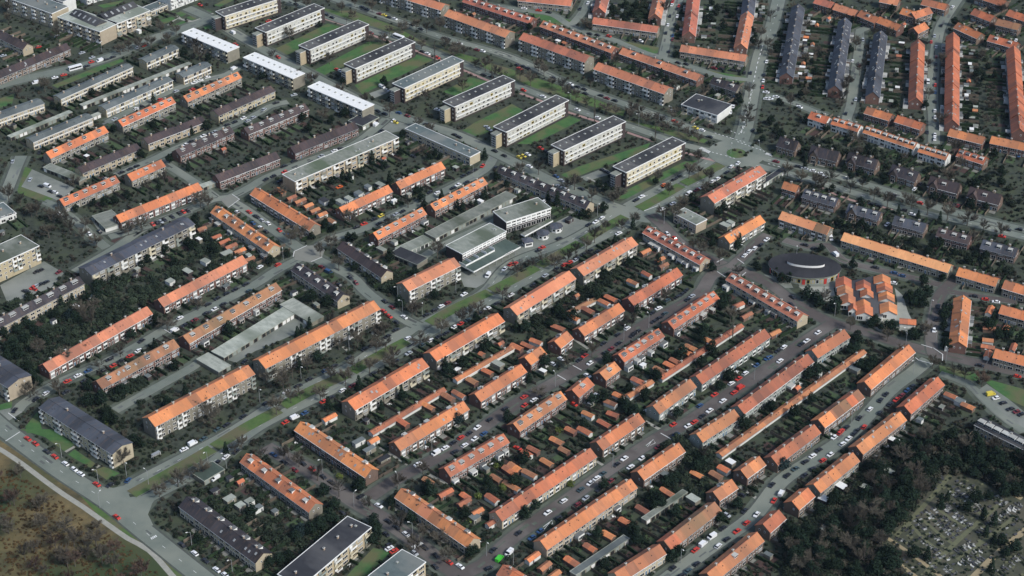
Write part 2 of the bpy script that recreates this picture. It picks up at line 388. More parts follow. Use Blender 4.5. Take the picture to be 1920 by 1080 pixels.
        if kind in ('gl', 'wh'):
            nn = max(4, int(L / 5))
            for i in range(nn): link('skylight', skylight_me(True), rf, ((i + .5) * L / nn, d * .58, e + .04))
        elif kind not in ('gr',):
            nn = max(2, int(L / 9))
            for i in range(nn):
                if rnd.random() < .5: link('skylight', skylight_me(True), rf, (rnd.uniform(1, L - 1), rnd.uniform(.3, .75) * d, e + .04))
                else: link('chimney', chimney_me(), rf, ((i + .5) * L / nn, d * .55, e + .3))
    # facades
    small = k.get('lod', 0) > 0
    def put(nm, me, x, z, side=0, proud=0.0):
        if side == 0: return link(nm, me, root, (x, -.02 - proud, z))
        if side == 1: return link(nm, me, root, (x, d + .02, z), math.pi)
        if side == 2: return link(nm, me, root, (-.02, x, z), -math.pi / 2)
        return link(nm, me, root, (L + .02, x, z), math.pi / 2)
    if kind == 'fl' and R == 'steel':
        for z0, z1 in ((2.45, 3.0), (e - .95, e - .36)):
            q = MB(); q.box(.15, -.03, z0, L - .15, -.003, z1); link('facade_band', q.mesh('facade_band', ['white']), root)
    if st in ('row', 'both'):
        nu = max(1, round(L / k['u'])); u = L / nu; bay = 'bay' in k
        for i in range(nu):
            for side in ((0, 1) if st == 'both' else (0,)):
                x = (i + .36) * u; xd = (i + .82) * u
                if i % 2 and side == 0: x, xd = (i + .64) * u, (i + .18) * u
                if bay: put('window', win(2.5, e - .55, pane(), 'bay'), x, .15, side)
                else:
                    put('window', win(2.6, 1.7, pane()), x, .55, side); put('window', win(2.6, 1.35, pane()), x, 3.15, side)
                put('door', door_me(rnd.choice(('doorg', 'doorg', 'bluedoor'))), xd, .08, side)
                put('window', win(.9, 1.0, pane()), xd, 3.4, side)
                if 'ext' in k and rnd.random() < k['ext']:
                    q = MB(); w_ = rnd.uniform(2.4, 4.2); dp = rnd.uniform(1.8, 3.2); h = rnd.uniform(2.5, 2.8)
                    q.box(-w_ / 2, -dp, 0, w_ / 2, -.1, h, 0); q.box(-w_ / 2 - .1, -dp - .1, h, w_ / 2 + .1, -.1, h + .14, 1, 2)
                    ex = link('extension', q.mesh('extension', [rnd.choice(('brick', 'white', 'render')), 'white', rnd.choice(('dormerroof', 'lightdormer', 'dormerroof'))]), root, (x, 0 if side == 0 else d, 0), 0 if side == 0 else math.pi)
                    link('window', win(w_ - .7, 1.7, 'glass'), ex, (0, -dp - .03, .4))
    elif st == 'flat':
        nu = max(1, round(L / k['u'])); u = L / nu; nfl = 3
        for i in range(nu):
            for f in range(nfl):
                z = e - .4 - 2.75 * (nfl - f) + .35; pm = 'glass'
                for fx, kind2 in ((.10, 'b'), (.27, 'w'), (.73, 'w'), (.90, 'b')):
                    if kind2 == 'b': put('balcony', win(u * .17, 2.3, 'dim', 'balc', rnd.choice(('white', 'white', 'white', 'render', 'greengrey'))), (i + fx) * u, z, 0)
                    else: put('window', win(u * .13, 1.5, pane()), (i + fx) * u, z + .5)
                put('window', win(u * .10, .8, 'glass'), (i + .5) * u, z + .9)
            put('door', door_me(), (i + .5) * u, .1)
    elif st == 'rear':
        nu = max(1, round(L / k['u'])); u = L / nu; nfl = 3 if e > 7.5 else 2
        for i in range(nu):
            for f in range(nfl):
                z = e - .3 - 2.75 * (nfl - f)
                if (i + f // 9) % 2: put('window', win(u * .62, 1.55, pane()), (i + .5) * u, z + .75)
                else: put('balcony', win(u * .86, 2.3, pane(), 'balc', rnd.choice(('white', 'render', 'cream', 'greengrey', 'grey'))), (i + .5) * u, z + .2)
            if e - .3 - 2.75 * nfl > .8: put('window', win(u * .5, .6), (i + .5) * u, .3)
    elif st == 'gal':
        q = MB(); q.box(0.9, -.12, 1.0, L - .9 - L * .05, -.004, e - .45, 0); fac = link('facade_panel', q.mesh('facade_panel', [k.get('F', 'cream') if isinstance(k.get('F'), str) else ('cream' if 'cr' in k else 'panel')]), root)
        nu = max(1, round((L - 3) / k['u'])); u = (L * .95 - 2) / nu
        for i in range(nu):
            x = 1.2 + (i + .5) * u
            for f, (z, hh) in enumerate(((1.5, 1.5), (4.5, 1.5), (7.2, 1.5))):
                put('window', win(u * rnd.choice((.5, .62, .35)), hh * rnd.choice((1, 1, .8)), rnd.choice(('glass', 'dim', 'curtain', 'dim', 'curtain')), '', rnd.choice(('white', 'white', 'cream', 'yellowp'))), x + u * rnd.uniform(-.15, .15), z, 0, .13)
            put('window', win(u * .55, .6, rnd.choice(('glass', 'curtain'))), x, 9.2, 0, .13)
        for z in (3.6, 6.5):
            q = MB(); q.box(1, -1.0, z - .14, L * .95 - 1, -.14, z, 0); q.box(1, -1.06, z - .14, L * .95 - 1, -1.0, z + .75, 1); link('balcony', q.mesh('balcony', ['grey', 'white']), root)
        for s_ in range(3): put('window', win(.8, 1.0, 'curtain'), 1.4, 2.2 + s_ * 2.8, 2); put('balcony', win(2.2, 2.0, 'dim', 'balc'), 2.4, 2.0 + s_ * 2.8, 3)
        h = e - 1.6; dt = d * .42
        q = MB(); q.box(-5.2, d * .32, 0, -.02, d * .32 + dt, h, 0); tw = link('stair_tower', q.mesh('stair_tower', ['darkbrick' if 'cr' in k else 'yellow']), root)
        q = MB(); q.box(-5.45, d * .32 - .25, h, -.03, d * .32 + dt + .25, h + .25, 0, 1); link('roof', q.mesh('roof', ['white', 'greygreen']), tw)
        link('window', win(dt * .84, h - 1.2, 'glass', 'grid'), tw, (-5.22, d * .32 + dt / 2, .6), -math.pi / 2)
    elif st == 'gar':
        nu = max(1, round(L / k['u'])); u = L / nu
        key = ('gdoor', rnd.randrange(3))
        for i in range(nu):
            kk = ('gdoor', rnd.randrange(4))
            if kk not in _cache:
                q = MB(); q.box(-1.15, -.05, 0, 1.15, .03, 2.05); _cache[kk] = q.mesh('garage_door', [('doorg', 'white', 'dim', 'greengrey')[kk[1]]])
            put('garage_door', _cache[kk], (i + .5) * u, .02)
    elif st == 'shop':
        nu = max(1, round(L / k['u'])); u = L / nu
        q = MB(); q.box(.2, -.1, 3.6, L - .2, -.004, e - .35); link('facade_panel', q.mesh('facade_panel', ['white']), root)
        for i in range(nu):
            for z in (4.0, 5.9): put('window', win(u * .8, 1.05, rnd.choice(('glass', 'dim', 'curtain'))), (i + .5) * u, z, 0, .1)
            put('window', win(u * .85, 2.6, 'glass'), (i + .5) * u, .2)
    # gable windows
    if gable and kind != 'sd':
        for side in ((2, 3) if kind != 'rr' else (2,)):
            put('window', win(.8, 1.1, pane()), d * .35, e - 1.9, side)
            if rnd.random() < .6: put('window', win(.8, 1.1, pane()), d * .7, e - 1.9, side)
            if e > 6.5 and rnd.random() < .7: put('window', win(.8, 1.1, pane()), d * .7, e - 4.6, side)
    if st in ('row', 'rear', 'both') and kind not in ('wh',) and 'ng' not in k:
        GARDENS.append((org.copy(), dx.copy(), n.copy(), L, d, k['u'], ph, kind))
    return root, W2, L, d
B_DATA = '''
r;551,806,684,895;sky-lit terrace facing the brick lane;R=bright sk=8 df=4 e=5.6 c=6
r;449,866,578,960;five-dormer terrace behind the brick lane;R=bright dm=5 c=7 W=grey
fl;566,1100,697,989;black topped block beside the lawn;R=black e=8.2 d=13.5 W=yellow st=rear u=5.5 cat=apartment_block
fl;735,1105,799,1054;block beside the lawn with round vents;R=tealgrey e=8.2 d=13.5 W=yellow st=rear u=5.5 cat=apartment_block
r;739,932,875,1026;terrace with one pale retiled middle;df=4 W=beige sec=0.3:0.45:pale c=6
r;751,845,881,767;terrace behind the long brown sheds;df=3 sk=2 bay=1
r;845,894,956,829;white dormer terrace on the brick street;dm=6 dl=1 W=redbrick ext=.5
r;975,809,1064,748;dormer terrace left of the raised brick crossing;dm=5 W=redbrick ext=.4
r;942,977,1120,856;longest terrace on the middle brick street;c=9 bay=1 W=beige
r;1026,1031,1196,914;longest terrace beside four orange sheds;c=9 W=beige ext=.2
r;1131,844,1210,790;short terrace above the hourglass road marking;c=5 bay=1
r;1208,900,1286,846;short terrace below the hourglass road marking;c=4 ext=.3
r;1165,1092,1250,1038;terrace beside the grey-blue shed row;R=brown W=beige
r;1259,1031,1354,957;weathered terrace with white party wall strip;R=weather sec=0.0:0.2:orange W=brick
r;1350,939,1385,915;small pair of houses with grey dormer slab;df=1 c=1
r;1402,897,1437,871;small gabled pair beside the long shed roof;c=2
r;1340,1092,1434,1014;bottom terrace with one black dormer;dm=1 R=brown W=brick
r;1445,999,1475,972;short brown end house;R=brown c=1
r;1499,956,1529,930;small corner house beside the dark wood;c=1 sec=0.0:.5:orange
r;1539,924,1613,864;terrace nearest the cemetery woods;c=5 W=grey
r;1619,852,1701,787;terrace with long white skylight strip;c=4 sk=3
r;1709,776,1772,721;upper end terrace on the lower grey street;c=4
r;1459,872,1540,811;terrace between long shed roof and parked cars;R=brown c=5
r;1547,802,1622,745;terrace with two bright retiled ends;R=weather sec=.0:.28:bright|.68:.86:bright c=3
r;1634,730,1717,660;tall ended terrace at the red brick crossing;R=orange c=4 sec=.02:.6:bright
r;1534,671,1595,632;short grey-eaved terrace below the school bend;R=brown W=greengrey c=4
r;1396,776,1527,678;long grey-eaved terrace beside the longest shed;R=brown W=greengrey c=8 ext=.2
r;1318,829,1389,783;grey-gabled short terrace by the pale crossing;R=brown W=greengrey c=5
r;1237,776,1307,725;grey-gabled short terrace above the red cars;R=brown W=greengrey c=5 bay=1
r;1317,720,1446,631;long grey-gabled terrace above the red cars;R=brown W=greengrey c=8 bay=1
r;1137,713,1165,692;detached pair with black dormer;dm=1 c=1 W=redbrick
r;1086,745,1115,721;detached pair with white dormer;dm=1 dl=1 c=1 W=redbrick
r;1171,679,1247,630;dormer terrace with deep white extensions;dm=6 W=redbrick ext=.9
r;1264,617,1350,559;dormer terrace behind the poplar garden;dm=7 W=redbrick ext=.4
r;1189,573,1281,515;terrace facing the curved brick street head;df=4 bay=1 W=redbrick
r;1096,630,1172,582;terrace with pale flat dormers on its back;df=3 bay=1 W=redbrick
r;1052,653,1076,634;small two-house block beside a pale drive;df=1 c=1 bay=1 W=redbrick
r;996,684,1026,663;small two-house block behind the big round evergreen;df=1 c=1 W=redbrick
r;902,753,989,697;terrace above the red parked cars;df=3 bay=1 W=redbrick
fm;1095,517,1197,458;flats at the upper end of the boulevard;R=pink sk=4 c=4
fm;970,591,1081,522;palest orange flats on the boulevard;R=pale sk=2 c=2
fm;819,677,947,602;flats second along the boulevard from palest ones;R=bright c=3
fm;666,769,805,687;brightest orange flats on the boulevard;R=bright sk=4 c=3
fo;498,691,714,579;longest flats with white balcony stacks;c=6 u=17
fo;291,800,479,701;white balconied flats nearest the heath road;c=6 u=16
fo;767,546,864,498;white balconied flats next to shops;c=2 u=16 R=pink
fd;72,764,210,852;slate flats at the heath road;R=slate W=beige c=2 d=12
r;192,729,337,650;weathered terrace above the pale back lane;R=weather dm=4 sk=6 W=redbrick ext=.3
r;355,644,529,543;weathered dormer terrace beside the garage court;R=weather dm=7 W=redbrick ext=.3
r;92,697,287,588;pinkish terrace at the dark garden wood;R=pink W=redbrick bay=1 c=7
r;307,575,465,492;pinkish terrace below the thicket;R=pink W=redbrick bay=1 c=6
fd;172,516,366,420;dark flats behind the brown planting bed;R=slate d=11.5 sk=6 c=2 st=rear u=4.6
fl;-60,522,74,461;four storey flats at the left edge;R=greygreen e=11 d=17 W=yellow st=flat u=14 cat=apartment_block
r;-30,630,159,531;dark terrace with big white dormers;R=dark dm=8 dl=1 e=6 W=beige dw=3.4
fd;-60,680,14,727;dark flats above the left junction;W=beige R=slate d=14 c=1
r;394,398,502,472;dormer terrace left of the pale crossroads;R=bright dm=7 W=beige ext=.4
r;468,364,579,432;terrace above the pale crossroads;R=bright W=grey bay=1 c=6
r;631,465,714,520;dark terrace right of the pale crossroads;R=choc df=5 W=beige bay=1
r;545,506,632,565;dark dormer terrace below the pale crossroads;R=dark dm=5 dl=1 W=beige
r;709,449,801,401;dormer terrace above the white garages;R=bright dm=6 dl=1 W=redbrick ext=.3 d=7.4
r;816,395,915,344;dormer terrace at the long garage row;R=bright dm=7 W=redbrick d=7.4
r;645,402,737,359;terrace with grey garden sheds behind;R=bright bay=1 df=4 W=redbrick d=7.6
r;751,354,836,315;terrace with walled drying yards behind;R=bright bay=1 df=4 W=redbrick d=7.6
fl;553,341,748,258;long yellow brick flats with mossy flat roof;R=gravel e=8.4 d=12 W=yellow st=rear u=4.6 cat=apartment_block
r;930,322,1098,391;dark terrace with nine white dormers;R=dark dm=9 dl=1 W=beige d=8
sh;867,477,950,434;lower half of the white shop building;d=13 e=6.8 ng=1
sh;949,417,1034,390;taller half of the white shop building;d=14 e=7.6 ng=1
gr;817,447,969,368;long garage row behind the shops;d=8.5 R=greygreen
gr;758,476,812,451;white-doored garages by the crossroads;d=8 R=greygreen W=render
gr;730,475,782,497;dark roofed garage arm by the crossroads;d=9 R=black e=2.9
fl;759,241,881,295;low flats with striped grey roof;R=tealgrey e=6 W=beige
gl;1174,324,1286,268;gallery flats nearest the roundabout;cr=1
gl;1057,283,1174,228;gallery flats second from the roundabout
gl;949,248,1067,188;gallery flats third from the roundabout
gl;852,201,966,151;gallery flats fourth from the roundabout
gl;757.5,166,870,114;grey roofed gallery flats in the middle;R=tealgrey cr=1
gl;666,129,779,79;gallery flats with red cars at its tower
gl;580,94,692,46;gallery flats above the first white roof
gl;498,61,609,15;gallery flats over the car park
gl;420,31,527,-3;gallery flats cut by the top edge;cr=1
wh;340,62,426,98;white roofed flats farthest up the lane
wh;455,108,549,148;white roofed flats in the middle of three
wh;576,163,679,207;white roofed flats nearest the black garage
gr;680,237,711,220;black roofed garage below the white flats;R=black d=12 e=3
fl;275,117,336,90;grey terrace with cream gable near the parkway;R=steel W=yellow r=.9 d=8 bay=1
fl;114,186,250,125;stepped grey terrace on the grass verge;R=steel W=yellow r=.9 d=7.5
fl;199,206,325,150;grey terrace with raised white roof box;R=steel W=yellow r=.9 d=8 bay=1
fl;344,145,397,122;short grey terrace with white rooftop hut;R=steel W=yellow r=.9 d=8 bay=1
fl;-40,237,84,193;grey terrace at the left edge;R=steel W=yellow r=.9 d=9
fl;62,267,175,220;grey terrace above the orange dormer row;R=steel W=yellow r=.9 d=8
r;230,237,330,192;dormer terrace in the pale row houses;R=bright dm=7 W=grey d=7.5
r;352,191,454,145;dormer terrace by the middle white flats;R=bright dm=7 W=grey d=7.5
r;95,297,204,247;dormer terrace left of the brown roofs;R=bright dm=4 W=grey d=7.5
r;410,217,517,170;brown roofed terrace with yellow walls, uppermost;R=choc W=yellow d=8.5 r=2
r;278,270,387,228;brown roofed terrace with yellow walls, middle;R=choc W=yellow d=8.5 r=2
r;155,325,265,279;brown roofed terrace with yellow walls, lowest;R=choc W=yellow d=8.5 r=2
r;466,252,580,205;dark brick terrace with white dormers, upper;R=choc dm=6 dl=1 W=redbrick
r;338,293,440,248;dark brick terrace with white dormers, lower;R=choc dm=5 dl=1 W=redbrick
r;553,288,673,240;dark terrace beside the yellow flats;R=choc W=redbrick
r;412,341,526,297;dark terrace above the pale junction;R=choc W=redbrick
r;120,386,225,341;dormer terrace by the parked white van;R=orange dm=6 W=grey d=7.5
r;247,339,311,311;short orange terrace with one dormer;R=orange dm=1 sk=3 W=grey d=7.5
r;226,417,380,355;long orange terrace above black cars;R=bright bay=1 W=redbrick d=8
r;-40,163,133,91;dark skylit terrace beyond the bus;R=choc sk=9 W=brick
r;-30,58,42,93;dark gabled terrace in the upper left trees;R=choc W=beige
fl;-60,432,31,400;single storey school with red doors;R=tealgrey e=3.4 d=16 W=render cat=school
fl;10,-5,97,26;teal roofed care flats in the upper left;R=tealgrey e=11 d=15 W=beige st=flat u=10 cat=apartment_block
fl;107,32,187,60;left wing of the glazed-spine care complex;R=palegrey e=10 d=17 W=beige st=rear u=4.5 cat=apartment_block
fl;217,46,282,20;right wing of the glazed-spine care complex;R=palegrey e=10 d=17 W=beige st=rear u=4.5 cat=apartment_block
fl;318,-5,372,-26;tall white flats cut by the top edge;R=palegrey e=10 d=14 W=render st=flat u=9 cat=apartment_block
fl;60,-14,118,4;long balconied flats at upper left;R=tealgrey e=9 d=12 W=render st=rear u=4.5 cat=apartment_block
fl;160,-12,208,-28;white flats behind the care complex;R=palegrey e=9 d=14 W=render st=flat u=9 cat=apartment_block
fl;283,22,318,8;small single storey annex with flat roof;R=tealgrey e=3.4 d=10 W=beige
fo;710,-16,826,19;pinkish flats leftmost of four on parkway;R=pink u=13 W=grey
fo;832,29,947,70;pinkish flats second of four on parkway;R=pink u=13 W=grey
fo;972,73,1096,117;pinkish flats third of four on parkway;R=pink u=13 W=grey
fo;1112,129,1245,176;pinkish flats rightmost of four on parkway;R=pink u=13 W=grey
r;1011,49,1146,99;red brick dormer terrace behind the third flats;R=pink dm=9 dl=1 W=redbrick
r;1160,100,1306,151;red brick terrace behind the rightmost flats;R=pink dm=3 W=redbrick
r;866,3,993,44;red brick dormer terrace behind the second flats;R=pink dm=9 dl=1 W=redbrick
r;1109,44,1232,61;terrace facing the middle grass island;R=pink W=grey c=6
r;1274,96,1397,115;terrace facing the lower grass island;R=pink W=grey c=6
r;970,1,1070,11;terrace facing the upper grass island;R=pink W=grey c=5
rr;1123,14,1131,-14;short end-on terrace at the dark garden trees;R=pink ext=.45
rr;1228,25,1237,-14;end-on terrace beside the straight grey street;R=pink sk=6 ext=.45
rr;1292,58,1301,-12;stepped end-on terrace right of the straight street;R=pink sk=10 steps=2 ext=.45
rr;1389,81,1402,20;end-on terrace on the main road side;R=pink sk=8 ext=.45
rr;1402,20,1406,-14;slate end piece of the main road terrace;R=slate ext=.45
fl;1277,196,1345,217;black flat roofed block with white panels;R=black e=5.6 d=18 W=render u=4 st=rear cat=office_block
r;1330,156,1380,172;dark gabled pair behind the black flat roof;R=dark dm=2 dl=1 W=grey
rr;1475,136,1497,8;slate end-on terrace along the main road;R=slate sk=20 r=3.2 steps=2 ext=.45
rr;1566,160,1585,32;second slate end-on terrace;R=slate sk=20 ext=.45
rr;1637,172,1652,56;third slate end-on terrace;R=slate sk=20 ext=.45
rr;1718,182,1722,76;orange end-on terrace left of the far street;R=orange sk=14 steps=3 ext=.45
rr;1786,224,1787,65;stepped orange terrace right of the far street;R=orange sk=18 steps=5 ext=.45
rr;1912,240,1900,92;orange end-on terrace at the right edge;R=orange sk=10 steps=6 ext=.45
r;1560,17,1601,30;first of four top right houses;R=pink W=redbrick
r;1606,29,1639,43;dormer house among four top right;R=orange dm=1 W=redbrick
r;1641,41,1681,57;fourth of four top right houses;R=orange W=redbrick
r;1524,5,1557,15;pale orange house near the slate ridge top;R=pink W=redbrick
r;1686,25,1713,33;hipped orange house with dark rooflights;R=orange sk=3 c=2
r;1717,35,1750,24;orange corner house on the far street;R=orange c=1
r;1722,63,1743,52;orange gabled house turned to the far street;R=orange c=1
r;1787,52,1831,72;orange house with conifer in front;R=orange c=2 sk=2
r;1819,26,1856,40;orange house in the far right gardens;R=orange c=2
r;1850,76,1903,91;orange house with white window strip;R=orange c=2 dm=2 dl=1
r;1866,46,1908,56;orange house below the far right pines;R=weather c=2
r;1648,3,1682,10;orange house by the far lane;R=pink c=2
r;1726,8,1772,19;orange house beside the far street's white cars;R=orange c=2
r;1826,-6,1880,12;far orange house at the top right edge;R=orange c=2
r;1885,28,1935,45;far orange terrace touching the right edge;R=orange c=2
r;1619,212,1666,226;brown-orange cottage row with bushy front;R=orange c=3 W=redbrick
r;1676,228,1725,243;cottage row beside the far street mouth;R=orange c=3 W=redbrick
r;1776,254,1841,270;cottage row right of the far street mouth;R=orange c=3 W=redbrick
r;1855,268,1930,284;cottage row at the right edge;R=orange c=3 W=redbrick
r;1514,221,1548,232;white walled orange house with dormer;R=orange dm=1 dl=1 W=render c=2
r;1557,232,1608,247;white fronted row with long white dormer;R=orange dm=4 dl=1 W=render c=3
r;1617,248,1713,280;long white fronted row with dormer band;R=orange dm=9 dl=1 W=render c=4
r;1720,284,1773,300;short white fronted row with dormer band;R=orange dm=5 dl=1 W=render c=3
r;1792,292,1843,308;orange row behind bare trees;R=orange dm=4 W=brick c=3
vi;1455,273,1490,283;dark villa with white gable at the roundabout;c=2 dm=1
vi;1515,290,1568,303;first dark villa pair along the parkway;c=2 fg=.2
vi;1585,303,1640,318;second dark villa pair along the parkway;c=2 dm=2 dl=1 fg=.2
vi;1665,325,1715,341;third dark villa pair along the parkway;c=2 dm=2 dl=1 fg=.2
vi;1738,348,1795,363;fourth dark villa pair along the parkway;c=2 dm=1 dl=1 R=choc fg=.2
vi;1812,368,1872,384;fifth dark villa pair along the parkway;c=2 dm=1 dl=1 R=choc fg=.2
vi;1502,369,1565,387;leftmost grey-roofed houses below the parkway;R=slate dm=4 dl=1 r=3 c=2
vi;1585,397,1646,413;second grey-roofed houses below the parkway;R=slate dm=3 dl=1 r=3 c=2 fg=.2
vi;1672,420,1732,435;third grey-roofed houses below the parkway;R=slate dm=2 dl=1 r=3 c=2
vi;1754,442,1815,458;fourth grey-roofed houses below the parkway;R=choc dm=3 dl=1 r=3 c=2 W=redbrick
vi;1837,465,1903,482;fifth grey-roofed houses below the parkway;R=slate dm=3 dl=1 r=3 c=2
r;1465,352,1492,360;small brick cottage with orange roof;R=brown c=1 W=redbrick d=6
r;1459,410,1550,440;two-toned terrace by the oval school;R=pale sec=.72:1:weather W=grey bay=1
r;1576,450,1777,511;longest terrace above the school;R=pale W=grey c=7
r;1792,516,1866,537;terrace right of the longest school-side one;R=bright W=grey c=4
r;1878,540,1945,560;terrace at right edge below the villas;R=bright W=grey c=3
fo;1340,381,1438,324;large pink flats beside the roundabout;R=pink sk=12 c=5 st=rear u=4.6
r;1369,456,1436,416;terrace with clipped bushes at the junction;R=bright sk=3 W=grey c=3 bay=1
fl;1262,400,1305,422;small flat roofed terrace at the boulevard corner;R=greygreen W=beige
r;1204,436,1312,496;dormer terrace opposite the flat roofed one;R=pink dm=8 W=beige ext=.5
r;1360,524,1495,602;dormer terrace below the oval school;R=pink dm=9 dl=1 W=beige ext=.3
rr;1797,640,1806,553;end-on orange terrace right of the school;R=orange e=5 r=2.6 sk=5 ext=.45
r;1872,587,1945,607;terrace right of the end-on one;R=bright W=grey c=3
r;1861,670,1945,692;lowest terrace at the right edge;R=bright W=grey c=3
r;1826,796,1945,856;dark terrace by the yellow van;R=black dm=8 dl=1 W=beige r=1 dw=3.4
r;930,1077,1015,1130;orange corner terrace cut by the bottom edge;R=bright c=3
gr;420,671,560,584;pale garage wing around the court;d=9 R=palegrey
gr;524,571,582,606;pale cross wing of the garage court;d=9 R=palegrey e=2.75
gr;410,698,433,685;pale end wing of the garage court;d=17 R=palegrey e=2.5
sd;700,815,838,732;long shed row below brightest orange flats;R=brown
sd;858,715,966,653;long shed row below the second flats;R=brown
sd;1065,592,1122,562;dark red shed row below the palest flats;R=weather
sd;1243,712,1396,612;thin shed row behind grey-gabled terraces;R=brown
sd;1355,856,1626,661;longest shed row through the gardens;R=brown d=4
gr;1080,1079,1181,1010;grey-blue shed row between gardens;R=steel d=3.6
gr;1212,977,1290,923;mossy shed row beside the dark evergreen;R=greygreen d=3
sd;1182,746,1228,717;short thin shed row by the dark trees;R=brown
gr;155,199,360,119;thin garage strip behind the stepped terrace;R=palegrey d=3.4
gr;20,258,136,210;thin garage strip at the upper left;R=palegrey d=3.4
gr;80,314,148,341;mossy garage row by the car park;R=greygreen d=6
gr;172,405,197,429;blue-doored garages by the caravan;R=greygreen d=12 W=render
gr;1432,346,1477,317;dark garages behind the large pink flats;R=black d=4
gr;380,352,410,341;pale garage at the pale junction;R=palegrey d=4
gr;100,250,190,213;hedged garage strip in upper left gardens;R=palegrey d=3
gr;383,903,422,880;dark roofed garage at the bottom-left gardens;R=green d=9
r;334,949,478,1056;dark terrace with light patios at heath road;R=dark df=6 sk=5 W=beige c=6 e=5.6 d=9.5
'''
for ln in B_DATA.strip().splitlines():
    building(ln)
# ---------------------------------------------------------------- special buildings
def root_at(name, x, y, rz, label, cat, group=None):
    o = bpy.data.objects.new(name, None); COL.objects.link(o); o.location = (x, y, 0); o.rotation_euler = (0, 0, rz)
    return tag(o, label, cat, group)
# oval school
p = P(1509, 497, 5); A0, B0 = 19.5, 12.8
ov_ = root_at('school_building', p.x, p.y, math.radians(-9), 'dark roofed oval school with red and yellow doors', 'school'); BLD.append((p.x, p.y, 'oval school'))
el = lambda a, b_, n=48, dx_=0, dy_=0: [(dx_ + a * math.cos(2 * math.pi * i / n), dy_ + b_ * math.sin(2 * math.pi * i / n)) for i in range(n)]
b = MB(); b.vprism(el(A0 - .8, B0 - .8), 0, 4.3); link('wall', b.mesh('wall', ['greengrey']), ov_)
b = MB(); b.vprism(el(A0, B0), 4.3, 4.75, 0, 1); b.vprism(el(A0 - .5, B0 - .5), 4.7, 4.83, 1); rf = link('roof', b.mesh('roof', ['palegrey', 'asphaltfelt']), ov_)
b = MB(); b.vprism(el(10, 3.6, 36, .5, 1.2), 4.8, 6.1, 0, 1); link('clerestory', b.mesh('clerestory', ['white', 'asphaltfelt']), rf)
for i in range(26, 47):
    t = 2 * math.pi * i / 48; x, y = (A0 - .75) * math.cos(t), (B0 - .75) * math.sin(t)
    nx, ny = math.cos(t) / A0, math.sin(t) / B0; a = math.atan2(ny, nx) + math.pi / 2
    if i % 5 == 1:
        kk = ('reddoor',)
        if kk not in _cache: q = MB(); q.box(-.8, -.08, 0, .8, .1, 3.2); _cache[kk] = q.mesh('door', ['red'])
        link('door', _cache[kk], ov_, (x, y, .1), a)
    else: link('window', win(1.7, 2.4, 'glass' if i % 2 else 'curtain', '', 'yellowp' if i % 3 else 'white'), ov_, (x, y, .9), a)
occ_poly([(p.x + x, p.y + y) for x, y in el(21, 15)])
# pavilion school: tiled pavilions round a dark flat roof
zc = 1420; sc5 = 5.4
def pz(x, y, z=0): return P(1420 + x / 5.4, 440 + y / 5.4, z)
c0 = pz(1090, 640); ang = math.radians(0)
pv = root_at('pavilion_school', c0.x, c0.y, 0, 'pavilion school with a cluster of orange gabled roofs', 'school'); BLD.append((c0.x, c0.y, 'pavilion school'))
core = [pz(930, 470, 3), pz(1170, 420, 3), pz(1330, 520, 3), pz(1270, 830, 3), pz(1120, 830, 3), pz(990, 800, 3), pz(960, 650, 3)]
b = MB(); b.vprism([(q.x - c0.x, q.y - c0.y) for q in core], 0, 3.0, 0, 1); link('flat_core', b.mesh('flat_core', ['render', 'black']), pv)
def gab(x, y, wx, ly, rz, eave=3.4, rise=2.2, white=True):
    q = pz(x, y, eave + 1)
    b = MB(); b.prism([(-wx / 2 + .3, 0), (wx / 2 - .3, 0), (wx / 2 - .3, eave - .1), (0, eave + rise - .3), (-wx / 2 + .3, eave - .1)], -ly / 2 + .4, ly / 2 - .4)
    wo = link('pavilion', b.mesh('pavilion', ['render']), pv, (q.x - c0.x, q.y - c0.y, 0), rz)
    b = MB(); b.prism([(-wx / 2, eave - .3), (0, eave + rise - .3), (wx / 2, eave - .3), (wx / 2, eave), (0, eave + rise), (-wx / 2, eave)], -ly / 2, ly / 2); link('roof', b.mesh('roof', ['bright' if rnd.random() < .5 else 'orange']), wo)
    link('window', win(wx * .35, 2.2, 'glass'), wo, (-ly / 2 + .36, wx * .26, .6), -math.pi / 2)
    occ_poly([(q.x + u * 6, q.y + v * 6) for u, v in ((-1, -1), (1, -1), (1, 1), (-1, 1))])
V = math.radians(82)
for x, y, wx, ly in ((875, 478, 8.5, 8), (890, 565, 8.5, 7.5), (920, 655, 8, 8), (970, 735, 5, 5), (1075, 510, 8, 7.5), (1110, 590, 7, 6), (1075, 700, 7.5, 6), (1085, 760, 9, 8.5),
                     (1265, 450, 9, 7), (1290, 535, 8.5, 7), (1310, 625, 8.5, 7), (1330, 740, 9, 9)):
    gab(x, y, wx, ly, V)
g = P(1702, 603, 2.5); sh = root_at('school_shed', g.x, g.y, math.radians(-10), 'small orange roofed white shed in the school yard', 'shed')
b = MB(); b.box(-4, -2.2, 0, 4, 2.2, 2.5); link('wall', b.mesh('wall', ['render']), sh)
b = MB(); b.prism([(-2.7, 2.4), (0, 3.5), (2.7, 2.4), (2.7, 2.55), (0, 3.68), (-2.7, 2.55)], -4.3, 4.3); link('roof', b.mesh('roof', ['bright']), sh)
